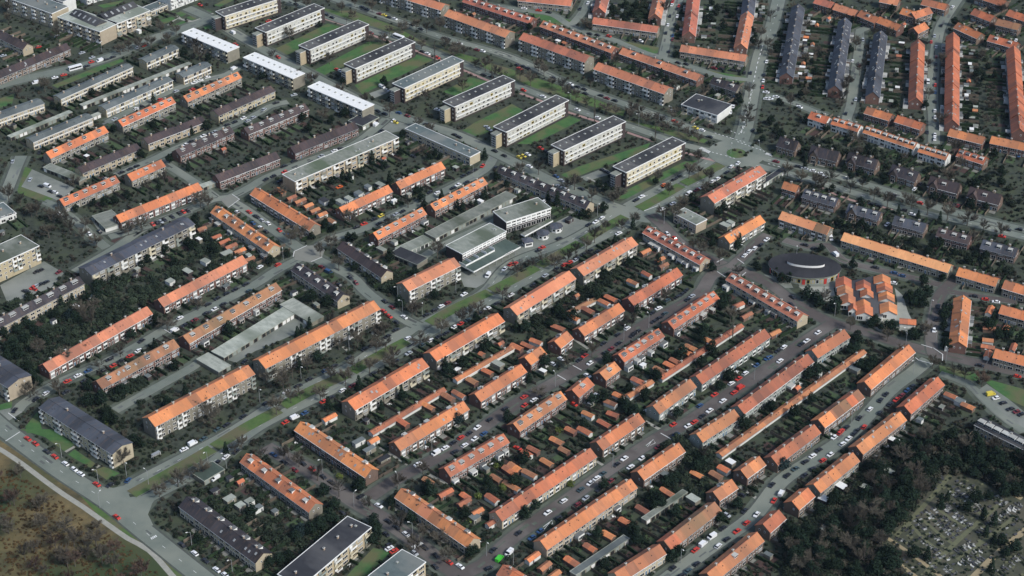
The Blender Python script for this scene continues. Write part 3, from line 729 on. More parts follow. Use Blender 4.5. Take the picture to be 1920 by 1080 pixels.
# shop canopy and parapet, sign board
def canopy(line, proj, z, roofm, label, nm='shop_canopy'):
    a = P(*line[:2], z); c = P(*line[2:], z); dx = Vector((c.x - a.x, c.y - a.y)); L = dx.length; dx /= L
    o = root_at(nm, a.x, a.y, math.atan2(dx.y, dx.x), label, 'canopy')
    b = MB(); b.box(0, 0, z - .9, L, proj, z - .1, 0); b.box(.15, .15, z - .1, L - .15, proj, z, 1); link('roof', b.mesh('roof', ['white', roofm]), o)
    for i in range(int(L / 5)):
        q = MB(); q.box(-.12, .3, 0, .12, .54, z - .9); link('post', q.mesh('post', ['metal']), o, ((i + .5) * 5, 0, 0))
    n = Vector((-dx.y, dx.x)); occ_poly([(a.x + dx.x * s_ + n.x * t_, a.y + dx.y * s_ + n.y * t_) for s_, t_ in ((0, 0), (L, 0), (L, proj), (0, proj))])
    return o, L
cn, L = canopy((888, 509, 976, 462), 11.5, 4.0, 'green', 'long green topped canopy with white fascia in front of lower shops')
q = MB(); q.box(-.42, -.08, 4.0, .42, .08, 4.95); bal = q.mesh('balustrade_panel', ['white'])
for i in range(26): link('balustrade_panel', bal, cn, (1 + i * (L - 14) / 26, 6.6, 0))
for i in range(7): link('balustrade_panel', bal, cn, (.6, 6.9 + i * .75, 0), math.pi / 2)
for i in range(4): q = MB(); q.box(-.08, 0, 4.0, .08, 4.2, 5.6); link('terrace_screen', q.mesh('terrace_screen', ['white']), cn, (5 + i * 6, 7.0, 0))
q = MB(); q.box(0, -.2, 3.1, 6.4, -.05, 4.3, 0)
for cx_ in (.7, 2.2, 3.7, 5.2):            # letters V O M A as dark strokes
    pass
sg = link('sign_board', q.mesh('sign_board', ['white']), cn, (L * .66, 0, 0))
q = MB()
for i in range(5):
    x0 = .4 + i * 1.18
    q.box(x0, -.26, 3.3, x0 + .2, -.2, 4.1); q.box(x0 + .62, -.26, 3.3, x0 + .82, -.2, 4.1)
    q.box(x0 + .2, -.26, 3.92, x0 + .62, -.2, 4.1) if i % 2 else q.box(x0 + .2, -.26, 3.6, x0 + .62, -.2, 3.78)
link('sign_lettering', q.mesh('sign_lettering', ['dim']), sg)
canopy((984, 442, 1037, 413), 3.2, 3.6, 'gravel', 'narrow white canopy below the taller shops')
# kiosks on the forecourt
for i, (x, y, lab) in enumerate(((1043, 428, 'eight sided kiosk nearest the side road'), (1018, 441, 'eight sided kiosk between two other kiosks'), (989, 455, 'square kiosk with white window front'))):
    q = P(x, y, 1.5); o = root_at('kiosk', q.x, q.y, math.radians(20), 'dark roofed ' + lab, 'kiosk', 'kiosks on the shop forecourt')
    n = 8 if i < 2 else 4; pl = [(3.3 * math.cos(2 * math.pi * (j + .5) / n), 3.3 * math.sin(2 * math.pi * (j + .5) / n)) for j in range(n)]
    b = MB(); b.vprism(pl, 0, 3.0); link('wall', b.mesh('wall', ['white']), o)
    b = MB(); m_ = len(pl); pr = [(u * 1.18, v * 1.18) for u, v in pl]; b.vprism(pr, 3.0, 3.25)
    for j in range(m_): b.face([(*pr[j], 3.25), (*pr[(j + 1) % m_], 3.25), (0, 0, 4.3)])
    link('roof', b.mesh('roof', ['slate']), o)
    for j in range(n):
        t = 2 * math.pi * (j + 1) / n; r_ = 3.3 * math.cos(math.pi / n) + .02
        link('window', win(1.5 if n == 8 else 3.6, 1.5, 'glass'), o, (r_ * math.cos(t), r_ * math.sin(t), .9), t + math.pi / 2)
    occ_poly([(q.x - 4, q.y - 4), (q.x + 4, q.y - 4), (q.x + 4, q.y + 4), (q.x - 4, q.y + 4)])
# glazed spine of the care complex
for (x1, y1, x2, y2), lab in (((140, 20, 190, 42), 'left'), ((188, 30, 250, 5), 'right')):
    a = P(x1, y1, 11.5); c = P(x2, y2, 11.5); dx = Vector((c.x - a.x, c.y - a.y)); L = dx.length; dx /= L
    o = root_at('glazed_link', a.x, a.y, math.atan2(dx.y, dx.x), 'dark sloped %s spine of the care complex with pale rooflights' % lab, 'building')
    b = MB(); b.box(0, -4, 0, L, 4, 10.2); link('wall', b.mesh('wall', ['beige']), o)
    b = MB(); b.prism([(-5, 10.2), (5, 10.2), (0, 12.6)], 0, L); rf = link('roof', b.mesh('roof', ['black']), o)
    for i in range(5):
        s_ = link('skylight', skylight_me(), rf, ((i + .6) * L / 5.5, -2.2, 11.62), 0, (1.4, 2.2, 1)); s_.rotation_euler = (math.atan(.48), 0, 0)
# ================================================================ ground
def gmat(k, *a, **kw): M[k] = mat('ground_' + k, *a, **kw)
gmat('soil', (.070, .082, .060), (.006, .010, .008), scale=.38, c3=(.05, .062, .036), s2=.08, rough=1, spread=.3, detail=10)
gmat('asphalt', (.165, .188, .158), (.115, .134, .114), scale=.16, rough=.95, c3=(.19, .205, .17), s2=.03, spread=.3, detail=9)
gmat('brickroad', (.096, .082, .076), (.066, .058, .055), scale=.24, rough=.95, c3=(.13, .118, .108), s2=.04, spread=.3, detail=9)
gmat('pave', (.115, .132, .105), (.06, .074, .058), scale=.3, rough=.95, c3=(.06, .072, .052), s2=.06, detail=9)
gmat('kerb', (.20, .215, .195), (.14, .15, .135), scale=.5, rough=.95)
gmat('concrete', (.31, .315, .275), (.22, .23, .20), scale=.2, rough=.95, detail=8)
gmat('yard', (.185, .20, .172), (.12, .133, .115), scale=.2, rough=.95, c3=(.215, .225, .20), s2=.04, detail=9)
gmat('lawn', (.070, .150, .045), (.028, .080, .028), scale=.2, rough=1, c3=(.10, .105, .05), s2=.07, spread=.28, detail=10)
gmat('verge', (.088, .145, .042), (.042, .082, .026), scale=.3, rough=1, c3=(.105, .10, .055), s2=.07, spread=.3, detail=10)
gmat('heath', (.18, .135, .06), (.04, .04, .024), scale=.085, rough=1, c3=(.040, .058, .024), s2=.018, spread=.2, detail=13)
gmat('heathroad', (.10, .105, .05), (.055, .06, .034), scale=.2, rough=1, c3=(.085, .075, .045), s2=.04, detail=10)
gmat('patch', (.12, .13, .122), (.085, .093, .087), scale=.6, rough=.95, rand=.9)
gmat('setts', (.085, .095, .08), (.05, .057, .05), scale=.5, rough=.95)
gmat('slabs', (.215, .215, .185), (.165, .168, .145), scale=.25, rough=.95, c3=(.185, .19, .165), s2=.06)
gmat('path', (.33, .325, .28), (.22, .22, .19), scale=.4, rough=1)
gmat('sandpath', (.31, .25, .15), (.22, .18, .11), scale=.4, rough=1)
gmat('cemetery', (.085, .088, .055), (.022, .028, .02), scale=.35, rough=1, c3=(.08, .075, .055), s2=.06, detail=10)
gmat('cemlane', (.125, .13, .075), (.085, .09, .052), scale=.4, rough=1)
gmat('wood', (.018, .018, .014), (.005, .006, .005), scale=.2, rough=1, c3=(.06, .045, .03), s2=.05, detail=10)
gmat('bed', (.075, .045, .038), (.045, .028, .025), scale=.5, rough=1)
gmat('pink', (.34, .22, .195), (.25, .17, .155), scale=.4, rough=1)
gmat('marking', (.70, .71, .68), (.5, .51, .49), scale=.9, rough=.9)
gmat('patio', (.30, .30, .265), (.15, .152, .138), scale=.5, rough=1, rand=.7)
gmat('plot', (.05, .075, .032), (.028, .042, .022), scale=.35, rough=1, detail=9, rand=.9)
def sheet(name, pts, z, m):
    b = MB(); b.face([(q[0], q[1], z) for q in pts]); me = b.mesh(name, [m])
    if len(me.polygons) and me.polygons[0].normal.z < 0: me.flip_normals()
    return tag(link(name, me), kind='structure')
sheet('ground', [(-4000, -1500), (4000, -1500), (4000, 6000), (-4000, 6000)], 0, 'soil')
def smooth(pts, st=5.0):
    out = []; n = len(pts)
    for i in range(n - 1):
        p0 = pts[max(0, i - 1)]; p1 = pts[i]; p2 = pts[i + 1]; p3 = pts[min(n - 1, i + 2)]
        k = max(1, int((p2 - p1).length / st))
        for j in range(k):
            t = j / k; out.append(.5 * (2 * p1 + (p2 - p0) * t + (2 * p0 - 5 * p1 + 4 * p2 - p3) * t * t + (3 * p1 - p0 - 3 * p2 + p3) * t ** 3))
    out.append(pts[-1]); return out
ROADS = []   # (samples, width, phrase)
def strip(name, pts, wd, z, m, close=False):
    b = MB(); L_ = []; R_ = []
    for i, q in enumerate(pts):
        t = (pts[min(i + 1, len(pts) - 1)] - pts[max(i - 1, 0)]).normalized(); nn = Vector((-t.y, t.x))
        L_.append(q + nn * wd / 2); R_.append(q - nn * wd / 2)
    for i in range(len(pts) - 1): b.face([(*R_[i], z), (*R_[i + 1], z), (*L_[i + 1], z), (*L_[i], z)])
    return tag(link(name, b.mesh(name, [m])), kind='structure')
ROAD_DATA = '''
asphalt;6.5;upper boulevard lane;D1 940,455 1000,390 1700,20|C2 200,835 700,590 1000,390 1330,230 1700,40|B3 0,895 450,715 850,475 1100,340 1450,150 1570,50
asphalt;6.5;lower boulevard lane;D1 1040,570 1110,500 1250,425 1550,262|C2 20,1040 520,790 780,640 1150,425 1450,250 1800,70|B3 130,1010 600,735 830,620 1000,500 1250,375 1600,175 1660,100
asphalt;9;road along the heath;D1 -300,-330 -60,-100 100,30 450,290 800,520 1100,760 1450,1040 1650,1200 1900,1420
asphalt;6;left terrace street;C1 130,920 160,880 400,728 900,505 1300,275 1600,135|B2 0,1050 150,950 390,830
asphalt;6.5;crossroads street;B1 1720,420|B2 0,545 390,825 700,985|C2 850,50 1150,255 1270,300
asphalt;6;street right of the crossroads;B2 390,820 550,720 850,620 1150,480 1500,310 1720,190 1790,80
asphalt;6;street left of the pale junction;B1 560,960 850,790 1120,610 1400,500 1600,415 1720,400 1900,310|B2 80,250 450,105|A2 720,1090 900,960 980,890
asphalt;8;lane below the white-roofed flats;A1 1400,60 1600,150 1850,300|A2 350,530 870,800 1150,905 1500,1010|B3 0,130 300,280 650,425 820,490
asphalt;6;parkway lane beside the gallery flats;A2 100,-60 530,120 900,240 1300,380 1700,545|A3 100,670 560,850 900,955 1150,1040|B3 1400,35 1550,60
asphalt;6;parkway lane beside the orange flats;A2 500,-40 820,75 1100,170 1400,280 1900,425|A3 400,620 800,765 1150,890 1500,1015|B3 1750,0
asphalt;6.5;upper lane past the dark villas;B3 1840,60|B4 0,115 200,165 500,235 1000,385 1400,515 1900,640 2300,740
asphalt;6;lower lane past the grey houses;B3 1700,120|B4 0,185 300,262 700,385 1000,480 1500,592 1900,692 2300,790
asphalt;9;main road to the top edge;B3 1690,40|A3 1750,960 1800,700 1850,450 1900,300|A4 30,200 80,0 120,-160
asphalt;6;straight grey street with parked rows;A3 1130,430 1170,250 1200,100 1250,0 1280,-80
asphalt;5;curved lane round the grass islands;A3 -300,20 100,80 300,110 440,195 600,255 750,295 1000,395 1130,435 1350,505 1600,580 1810,600
asphalt;5;short lane to the top edge;A3 440,190 500,130 560,40 600,-60
asphalt;6;winding lane between slate terraces;A4 760,200 690,230 690,300 670,450 650,600 620,800 590,900 640,960
asphalt;7;far street between orange terraces;A4 1430,-20 1300,190 1255,400 1232,700 1245,900 1245,1080
asphalt;5;lane above the white fronted rows;A4 -20,720 130,750 330,830 440,870
brickroad;7;brick street past the schools;B3 1040,530 1130,610 1280,760 1480,865 1640,925 1900,1030|C4 200,110 450,250 700,320 900,390 1200,475 1400,525 1900,640 2200,710
brickroad;6;short street with clipped hedges;B3 1640,925 1760,820 1850,730 1920,680
brickroad;5;brick lane above the longest terrace;B4 120,720 300,770 450,760 560,870 800,940 1000,985 1300,1060
brickroad;6;brick street at the school woods;C4 1240,500 1225,390 1250,180 1300,40 1400,-60
brickroad;4.5;lane beside the right edge terraces;C4 1320,20 1550,60 1900,110 2100,140
brickroad;7;upper brick street with car rows;B3 1640,925 1500,985|C3 1380,65 1000,275 560,560 350,690 0,890|D2 1500,112 1100,330 850,490
brickroad;8;brick lane at the dark block;D2 70,110 100,130 400,290 700,500 950,650 1150,790 1400,990 1520,1070
brickroad;7;middle brick street with car rows;D2 1520,1070 1700,1000|D3 0,800 400,520 750,270 1120,30|C3 1300,1020 1600,815 1900,620|C4 250,420 400,320 480,270
asphalt;7.5;lower grey street with car rows;D3 1130,1130 1480,870 1800,640|D4 100,370 350,200 620,10|C4 900,780 1080,640 1200,540
asphalt;9;bus road in the upper left;A1 -200,760 0,640 330,560 600,500 900,400 1150,290 1450,190 1600,130
asphalt;5.5;lane by the grey terraces;A1 800,920 1350,655 1700,560 1790,500
asphalt;5.5;lane by the dark brick terraces;B1 870,235 1150,115 1350,20|A2 -40,880 100,800 240,765
asphalt;5;lane down to the pale junction;B1 1200,120 1480,300 1620,400
asphalt;7;road at the left edge;B1 -60,600 60,330 120,180 160,90
asphalt;5;lane by the playground trees;B1 330,430 420,470 560,570 700,700 800,780
asphalt;5.5;car row lane by the long orange terrace;B1 820,700 1100,620 1430,500
asphalt;5;back lane to the garage court;C1 860,920 1450,590 1530,530
asphalt;4;car park lane at the dark roofs;C4 1290,640 1500,720 1600,820 1750,960 1920,1080
asphalt;5;shop rear lane;B2 1250,850 1400,760 1920,520|B3 60,480
'''
zi = 0
for ln in ROAD_DATA.strip().splitlines():
    m, wd, ph, body = ln.split(';'); pts = []
    for seg in body.split('|'):
        c_, *pp = seg.split()
        for t in pp:
            x, y = [float(v) for v in t.split(',')]; q = P(*cpx(c_, x, y)); pts.append(Vector((q.x, q.y)))
    pts = smooth(pts); wd = float(wd); z = .06 + zi * .004; zi += 1
    ROADS.append((pts, wd, ph))
    kind_ = m
    strip('pavement', pts, wd + 5.2, .03 + zi * .0005, 'pave'); strip('kerb', pts, wd + .55, .05 + zi * .0002, 'kerb'); strip('road', pts, wd, z, m)
    b = MB(); tot = sum((pts[i + 1] - pts[i]).length for i in range(len(pts) - 1))
    for _ in range(int(tot / 16)):        # repair patches in the surface
        i = rnd.randrange(len(pts) - 1); a, c = pts[i], pts[i + 1]; t = (c - a).normalized(); nn = Vector((-t.y, t.x)); o_ = nn * rnd.uniform(-.32, .32) * wd; l_, w2 = t * rnd.uniform(.8, 4.5), nn * rnd.uniform(.3, 1.0); q = a + o_
        b.face([(*(q - l_ - w2), z + .0015), (*(q + l_ - w2), z + .0015), (*(q + l_ + w2), z + .0015), (*(q - l_ + w2), z + .0015)])
    if b.f:
        for _i, f in enumerate(b.f):
            v = [Vector(b.v[k_]) for k_ in f]
            if (v[1] - v[0]).cross(v[2] - v[0]).z < 0: b.f[_i] = tuple(reversed(f))
        tag(link('road_patch', b.mesh('road_patch', ['patch' if m == 'asphalt' else 'pave'])), kind='structure')
    if wd >= 5.5 and m in ('asphalt', 'brickroad') and ph not in ('bus road in the upper left',):
        for sd_ in (-1, 1):                # parking lanes of darker setts
            q = []
            for i, p_ in enumerate(pts):
                t = (pts[min(i + 1, len(pts) - 1)] - pts[max(i - 1, 0)]).normalized(); q.append(p_ + Vector((-t.y, t.x)) * sd_ * (wd / 2 - .1))
            strip('parking_lane', q, 2.0, z - .0015 - .0004 * (sd_ > 0), 'setts')
    if ph in ('road along the heath', 'main road to the top edge', 'parkway lane beside the gallery flats', 'parkway lane beside the orange flats', 'upper lane past the dark villas', 'lower lane past the grey houses', 'upper boulevard lane', 'lower boulevard lane'):
        b = MB()
        for i in range(0, len(pts) - 1, 2):
            a, c = pts[i], pts[i + 1]; t = (c - a).normalized(); nn = Vector((-t.y, t.x)) * .09; c = a + t * 2.2; b.face([(*(a - nn), z + .003), (*(c - nn), z + .003), (*(c + nn), z + .003), (*(a + nn), z + .003)])
        tag(link('road_marking', b.mesh('road_marking', ['marking'])), kind='structure')
    for i in range(len(pts) - 1):
        a, c = pts[i], pts[i + 1]; t = (c - a).normalized() * .6; nn = Vector((-t.y, t.x)).normalized() * (wd / 2 + 1.5)
        occ_poly([a - t + nn, c + t + nn, c + t - nn, a - t - nn])
Z = lambda c_, s: [P(*cpx(c_, *[float(v) for v in t.split(',')])) for t in s.split()]
AREA = '''
lawn;.02;A2;90,390 330,280 540,175 640,205 420,320 200,430
lawn;.02;A2;430,530 850,310 1000,330 700,480 480,580
lawn;.02;A2;740,640 1210,410 1330,450 930,640 800,710
lawn;.02;A2;1400,690 1600,580 1740,610 1500,720
lawn;.02;A2;1640,920 1920,780 2010,830 1720,1000 1560,1050 1480,1020
lawn;.02;A3;180,1000 430,870 520,900 300,1010 150,1080 40,1080
lawn;.02;B3;370,230 500,170 1040,-10 1000,60 600,200 430,270
lawn;.02;B3;830,360 1300,130 1440,120 1210,250 920,400 770,420
lawn;.02;A1;390,640 900,430 930,460 430,660
lawn;.02;A1;-60,760 110,700 90,780 -60,830
lawn;.02;A1;730,40 930,0 880,40 780,60
lawn;.02;A1;1320,100 1470,35 1500,60 1360,125
lawn;.02;A1;1200,150 1290,125 1320,145 1230,180
lawn;.02;A1;1290,190 1380,155 1400,170 1320,205
lawn;.02;A1;1400,130 1560,75 1590,90 1440,155
lawn;.02;A1;1600,40 1680,0 1800,-20 1650,50
lawn;.02;A1;1510,190 1600,150 1600,210 1540,220
verge;.02;A2;420,40 600,80 720,80 1050,200 1300,340 1680,440 1600,475 1300,370 1050,270 800,180 600,115
verge;.02;A3;-240,450 0,520 430,670 850,830 830,870 450,750 150,660 0,605 -200,530
verge;.02;A3;850,900 1150,960 1470,1050 1440,1075 1100,1000 900,930
lawn;.04;A3;120,95 300,120 470,155 440,190 300,190 180,130
lawn;.04;A3;720,295 900,320 1100,355 1100,395 1050,405 900,370
lawn;.04;A3;1410,515 1600,550 1770,580 1770,610 1700,625 1500,560
lawn;.04;C4;1285,580 1590,650 1590,690 1540,700 1400,650 1290,640
lawn;.04;C4;1630,680 1920,760 2100,800 2100,950 1920,890 1790,830 1640,710
verge;.04;B1;190,170 240,190 160,320 400,410 330,440 140,370 130,350
lawn;.035;D1;150,-20 400,-20 560,90 490,150 340,40
lawn;.035;D1;510,170 560,130 720,240 680,270
lawn;.035;D1;700,290 780,260 900,310 800,360
lawn;.035;C1;190,1040 280,930 320,1080 200,1090
lawn;.035;C1;-60,890 90,850 90,900 -60,930
lawn;.02;D2;640,1120 880,870 1010,900 760,1150
heath;.012;D1;-320,-160 0,60 340,300 760,580 1080,800 1370,1060 1750,1400 1400,2200 -900,2200 -900,0
verge;.014;D1;560,430 760,560 1080,790 1350,1030 1600,1250 1500,1300 1130,890 760,650
cemetery;.015;D4;830,860 1330,310 1520,330 1800,500 1920,470 2200,700 2000,1200 1180,1300
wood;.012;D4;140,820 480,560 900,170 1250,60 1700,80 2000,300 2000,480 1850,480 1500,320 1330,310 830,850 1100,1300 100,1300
yard;.022;B3;-20,800 150,700 280,610 420,540 600,590 560,640 250,790 0,900
yard;.022;B2;1520,960 1640,950 1920,740 1920,930 1650,1080 1560,1070
yard;.022;C2;-480,455 -240,520 330,160 420,260 300,340 60,450 0,470 -150,560
yard;.022;B1;240,190 560,330 480,410 330,440 160,320
yard;.022;B2;1140,830 1240,780 1920,430 1920,540 1250,850
yard;.022;A2;850,960 1010,870 1200,960 950,1010
yard;.022;B4;-30,980 150,1000 190,1080 0,1080
yard;.022;B4;210,1000 540,1000 500,1080 240,1080
concrete;.024;C4;230,-10 490,-10 510,90 440,100 330,60
concrete;.024;C4;950,0 1010,55 1050,180 1090,260 1050,350 880,270 760,210 700,120 860,200 960,180 970,110
yard;.022;B1;680,560 790,520 960,620 900,680 760,680
yard;.022;B3;510,250 690,180 760,220 560,280
yard;.022;A2;850,700 960,660 1000,690 880,740
bed;.045;B1;830,730 930,660 1080,620 1120,650 960,740 900,765
slabs;.10;B2;285,810 380,765 460,758 515,800 495,852 410,890 290,868
slabs;.12;B1;1650,415 1740,380 1800,418 1710,480
yard;.022;C1;-60,930 130,890 170,930 60,1000 -40,1020
yard;.022;B1;0,1060 330,880 480,970 380,1080 60,1200
junction;.056;D1;760,410 850,420 960,395 1010,440 965,470 975,490 1060,480 1150,440 1200,450 1140,540 1110,620 1150,700 1060,720 900,600
junction;.056;B3;700,480 960,470 940,500 960,520 1020,520 1100,480 1130,520 1080,590 1000,590 850,560 700,520
junction;.056;C2;1100,330 1230,270 1290,250 1300,290 1240,300 1120,390 1050,400
junction;.056;D2;800,440 880,480 960,520 900,600 880,660 740,560
yard;.02;C4;1560,780 1640,720 1800,830 1960,960 1960,1100 1850,1060
'''
opened = np.zeros_like(occ); zz = 0
for ln in AREA.strip().splitlines():
    m, z, c_, s = ln.split(';'); zz += .0006; z = float(z) + zz; pts = Z(c_, s)
    nm = {'lawn': 'lawn', 'verge': 'grass_verge', 'heath': 'heath', 'cemetery': 'cemetery_ground', 'wood': 'woodland_floor', 'yard': 'paved_yard', 'concrete': 'concrete_paving', 'bed': 'planting_bed', 'junction': 'road', 'slabs': 'concrete_paving'}[m]; m = 'asphalt' if m == 'junction' else m
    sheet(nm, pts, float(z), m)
    if m in ('lawn', 'verge', 'heath', 'cemetery', 'wood', 'yard', 'concrete'): occ_poly(pts, opened)
    if m in ('yard', 'concrete', 'asphalt', 'slabs'): occ_poly(pts)
# boulevard median
for s in ('247,927 330,881 398,842', '402,839 460,803 523,769', '530,762 590,730 652,702', '660,697 710,668 763,640', '805,607 850,580 918,548', '922,546 960,526 1006,502', '1011,499 1050,477 1088,456', '1094,452 1130,430 1172,407', '1198,392 1235,372 1277,348', '1282,345 1315,329 1352,309'):
    pts = smooth([Vector(P(*[float(v) for v in t.split(',')])[:2]) for t in s.split()]); strip('grass_verge', pts, 7.0, .27, 'verge'); strip('kerb', pts, 7.5, .24, 'kerb')
    for q in pts: occ_poly([(q.x - 3, q.y - 3), (q.x + 3, q.y - 3), (q.x + 3, q.y + 3), (q.x - 3, q.y + 3)], opened)
c = P(1381, 288)
b = MB(); n = 40; b.face([(c.x + 17 * math.cos(2 * math.pi * i / n), c.y + 17 * math.sin(2 * math.pi * i / n), .232) for i in range(n)]); tag(link('road', b.mesh('road', ['asphalt'])), kind='structure')
b = MB(); b.face([(c.x + 6.6 * math.cos(2 * math.pi * i / n), c.y + 6.6 * math.sin(2 * math.pi * i / n), .244) for i in range(n)]); tag(link('kerb', b.mesh('kerb', ['kerb'])), kind='structure')
b = MB(); b.face([(c.x + 6 * math.cos(2 * math.pi * i / n), c.y + 6 * math.sin(2 * math.pi * i / n), .27) for i in range(n)]); tag(link('roundabout_lawn', b.mesh('roundabout_lawn', ['lawn'])), kind='structure')
# footpaths
for nm, m, wd, c_, s in (('path', 'path', 2.6, 'D1', '-200,20 0,130 160,235 340,370 480,470 620,560 760,660 960,800 1120,890 1290,1075 1450,1260'), ('path', 'path', 2.4, 'D1', '1105,810 1110,850 1125,895'),
    ('path', 'sandpath', 2.0, 'D4', '885,790 1080,920 1290,1080 1400,1180'), ('path', 'sandpath', 2.0, 'D4', '840,855 960,970 1130,1100'), ('path', 'sandpath', 3.0, 'D4', '1500,1130 1700,930 1925,740 2050,640'), ('path', 'sandpath', 6.0, 'D4', '1850,490 1950,400'),
    ('path', 'cemlane', 2.2, 'D4', '960,780 1180,540 1370,320'), ('path', 'cemlane', 1.8, 'D4', '1130,560 1270,690 1440,800'), ('path', 'cemlane', 1.6, 'D4', '1230,540 1370,650 1500,720'), ('path', 'cemlane', 1.6, 'D4', '1150,650 1290,770 1400,850'), ('path', 'cemlane', 2.2, 'D4', '1180,1060 1440,800 1620,640 1760,520'), ('path', 'cemlane', 1.8, 'D4', '1060,690 1200,830 1320,920'), ('path', 'cemlane', 1.6, 'D4', '1350,420 1470,520 1600,620'), ('path', 'cemlane', 2, 'D4', '1420,960 1640,800 1850,640'),
    ('path', 'path', 2, 'C3', '440,365 575,455'), ('path', 'path', 2.2, 'C3', '800,75 955,225'), ('path', 'path', 1.8, 'D2', '930,115 1140,245'), ('path', 'path', 1.8, 'D2', '1275,310 1440,390'), ('path', 'path', 1.6, 'D3', '635,220 712,268'), ('path', 'path', 1.8, 'D3', '1690,395 1835,500'), ('path', 'path', 1.8, 'C3', '1000,1000 1110,1062'), ('path', 'path', 1.6, 'C2', '850,325 910,365'), ('path', 'path', 1.4, 'C2', '650,440 705,490'), ('path', 'path', 1.5, 'D1', '490,150 560,110'), ('path', 'path', 1.5, 'D1', '690,290 745,250'), ('path', 'path', 1.4, 'B3', '560,250 700,320'), ('path', 'path', 1.8, 'C4', '760,270 960,390'), ('path', 'path', 1.5, 'A1', '1260,190 1330,140 1440,160'), ('path', 'path', 1.5, 'A1', '1330,120 1420,165 1600,100'),
    ('cycle_path', 'pink', 2.2, 'A2', '480,130 700,200 940,290 1300,420 1750,610'), ('cycle_path', 'pink', 2.2, 'A3', '60,700 250,770 400,835 650,915 840,985 1060,1060'), ('cycle_path', 'pink', 2.2, 'B3', '1300,65 1450,110 1560,135 1720,190'), ('cycle_path', 'pink', 2.0, 'B4', '400,330 620,420 940,490')):
    zz += .0006; pts = smooth([Vector(q[:2]) for q in Z(c_, s)]); strip(nm, pts, wd, .045 + zz * .5, m)
# painted markings
def mark(c_, s, wd=.35, dash=0, z=.30):
    pts = [Vector(q[:2]) for q in Z(c_, s)]
    if not dash: return strip('road_marking', pts, wd, z, 'marking')
    b = MB()
    for a, d_ in zip(pts, pts[1:]):
        t = (d_ - a); L = t.length; t /= L; nn = Vector((-t.y, t.x)) * wd / 2; x = 0
        while x + dash < L:
            q0 = a + t * x; q1 = q0 + t * dash; b.face([(*(q0 - nn), z), (*(q1 - nn), z), (*(q1 + nn), z), (*(q0 + nn), z)]); x += dash * 2.2
    return tag(link('road_marking', b.mesh('road_marking', ['marking'])), kind='structure')
for c_, s in (('B2', '290,807 383,764'), ('B2', '458,762 513,800'), ('B2', '497,850 413,887'), ('B2', '288,805 278,850'), ('B1', '1742,380 1797,417 1712,480'), ('C3', '340,655 403,692'), ('C3', '432,570 522,620'), ('B3', '1535,890 1585,862'), ('B3', '1690,864 1740,900'), ('B3', '1540,960 1600,1000'), ('B3', '1725,990 1755,965'), ('C4', '1150,427 1232,452'), ('C4', '1240,452 1310,500 1308,552'), ('C4', '1105,525 1130,545 1235,573'), ('D3', '1115,12 1192,56'), ('C1', '62,940 140,1000'), ('D1', '42,72 150,2'), ('C1', '1230,312 1280,342'), ('B3', '990,505 1110,460')):
    mark(c_, s, .4)
for c_, s, d_ in (('A3', '1720,1000 1790,720 1840,480 1890,310', 3), ('A3', '1640,985 1700,1010 1760,930', 1.2), ('B3', '1410,40 1600,90 1700,120', 1.2), ('B3', '1690,-15 1900,60', 1.2), ('A3', '1520,1000 1650,1040 1760,1075', 1.2), ('B4', '0,150 190,200', 1.4)): mark(c_, s, .5, d_)
# crossing bars and hourglass boxes
for c_, x0, y0, dx_, dy_, ex, ey, n in (('D2', 1165, 862, 9, -5, 26, 15, 8), ('B3', 1405, 40, 8, 4, 20, -14, 9), ('D1', 1132, 795, 11, -6, 10, 14, 4), ('B4', -20, 80, 9, 3, 14, -12, 6)):
    for i in range(n): mark(c_, '%f,%f %f,%f' % (x0 + i * dx_, y0 + i * dy_, x0 + i * dx_ + ex, y0 + i * dy_ + ey), .55)
mark('D3', '235,715 300,665 305,690 240,735 290,672', .3); mark('D3', '1005,105 1060,60 1075,85 1015,115 1050,68', .3)
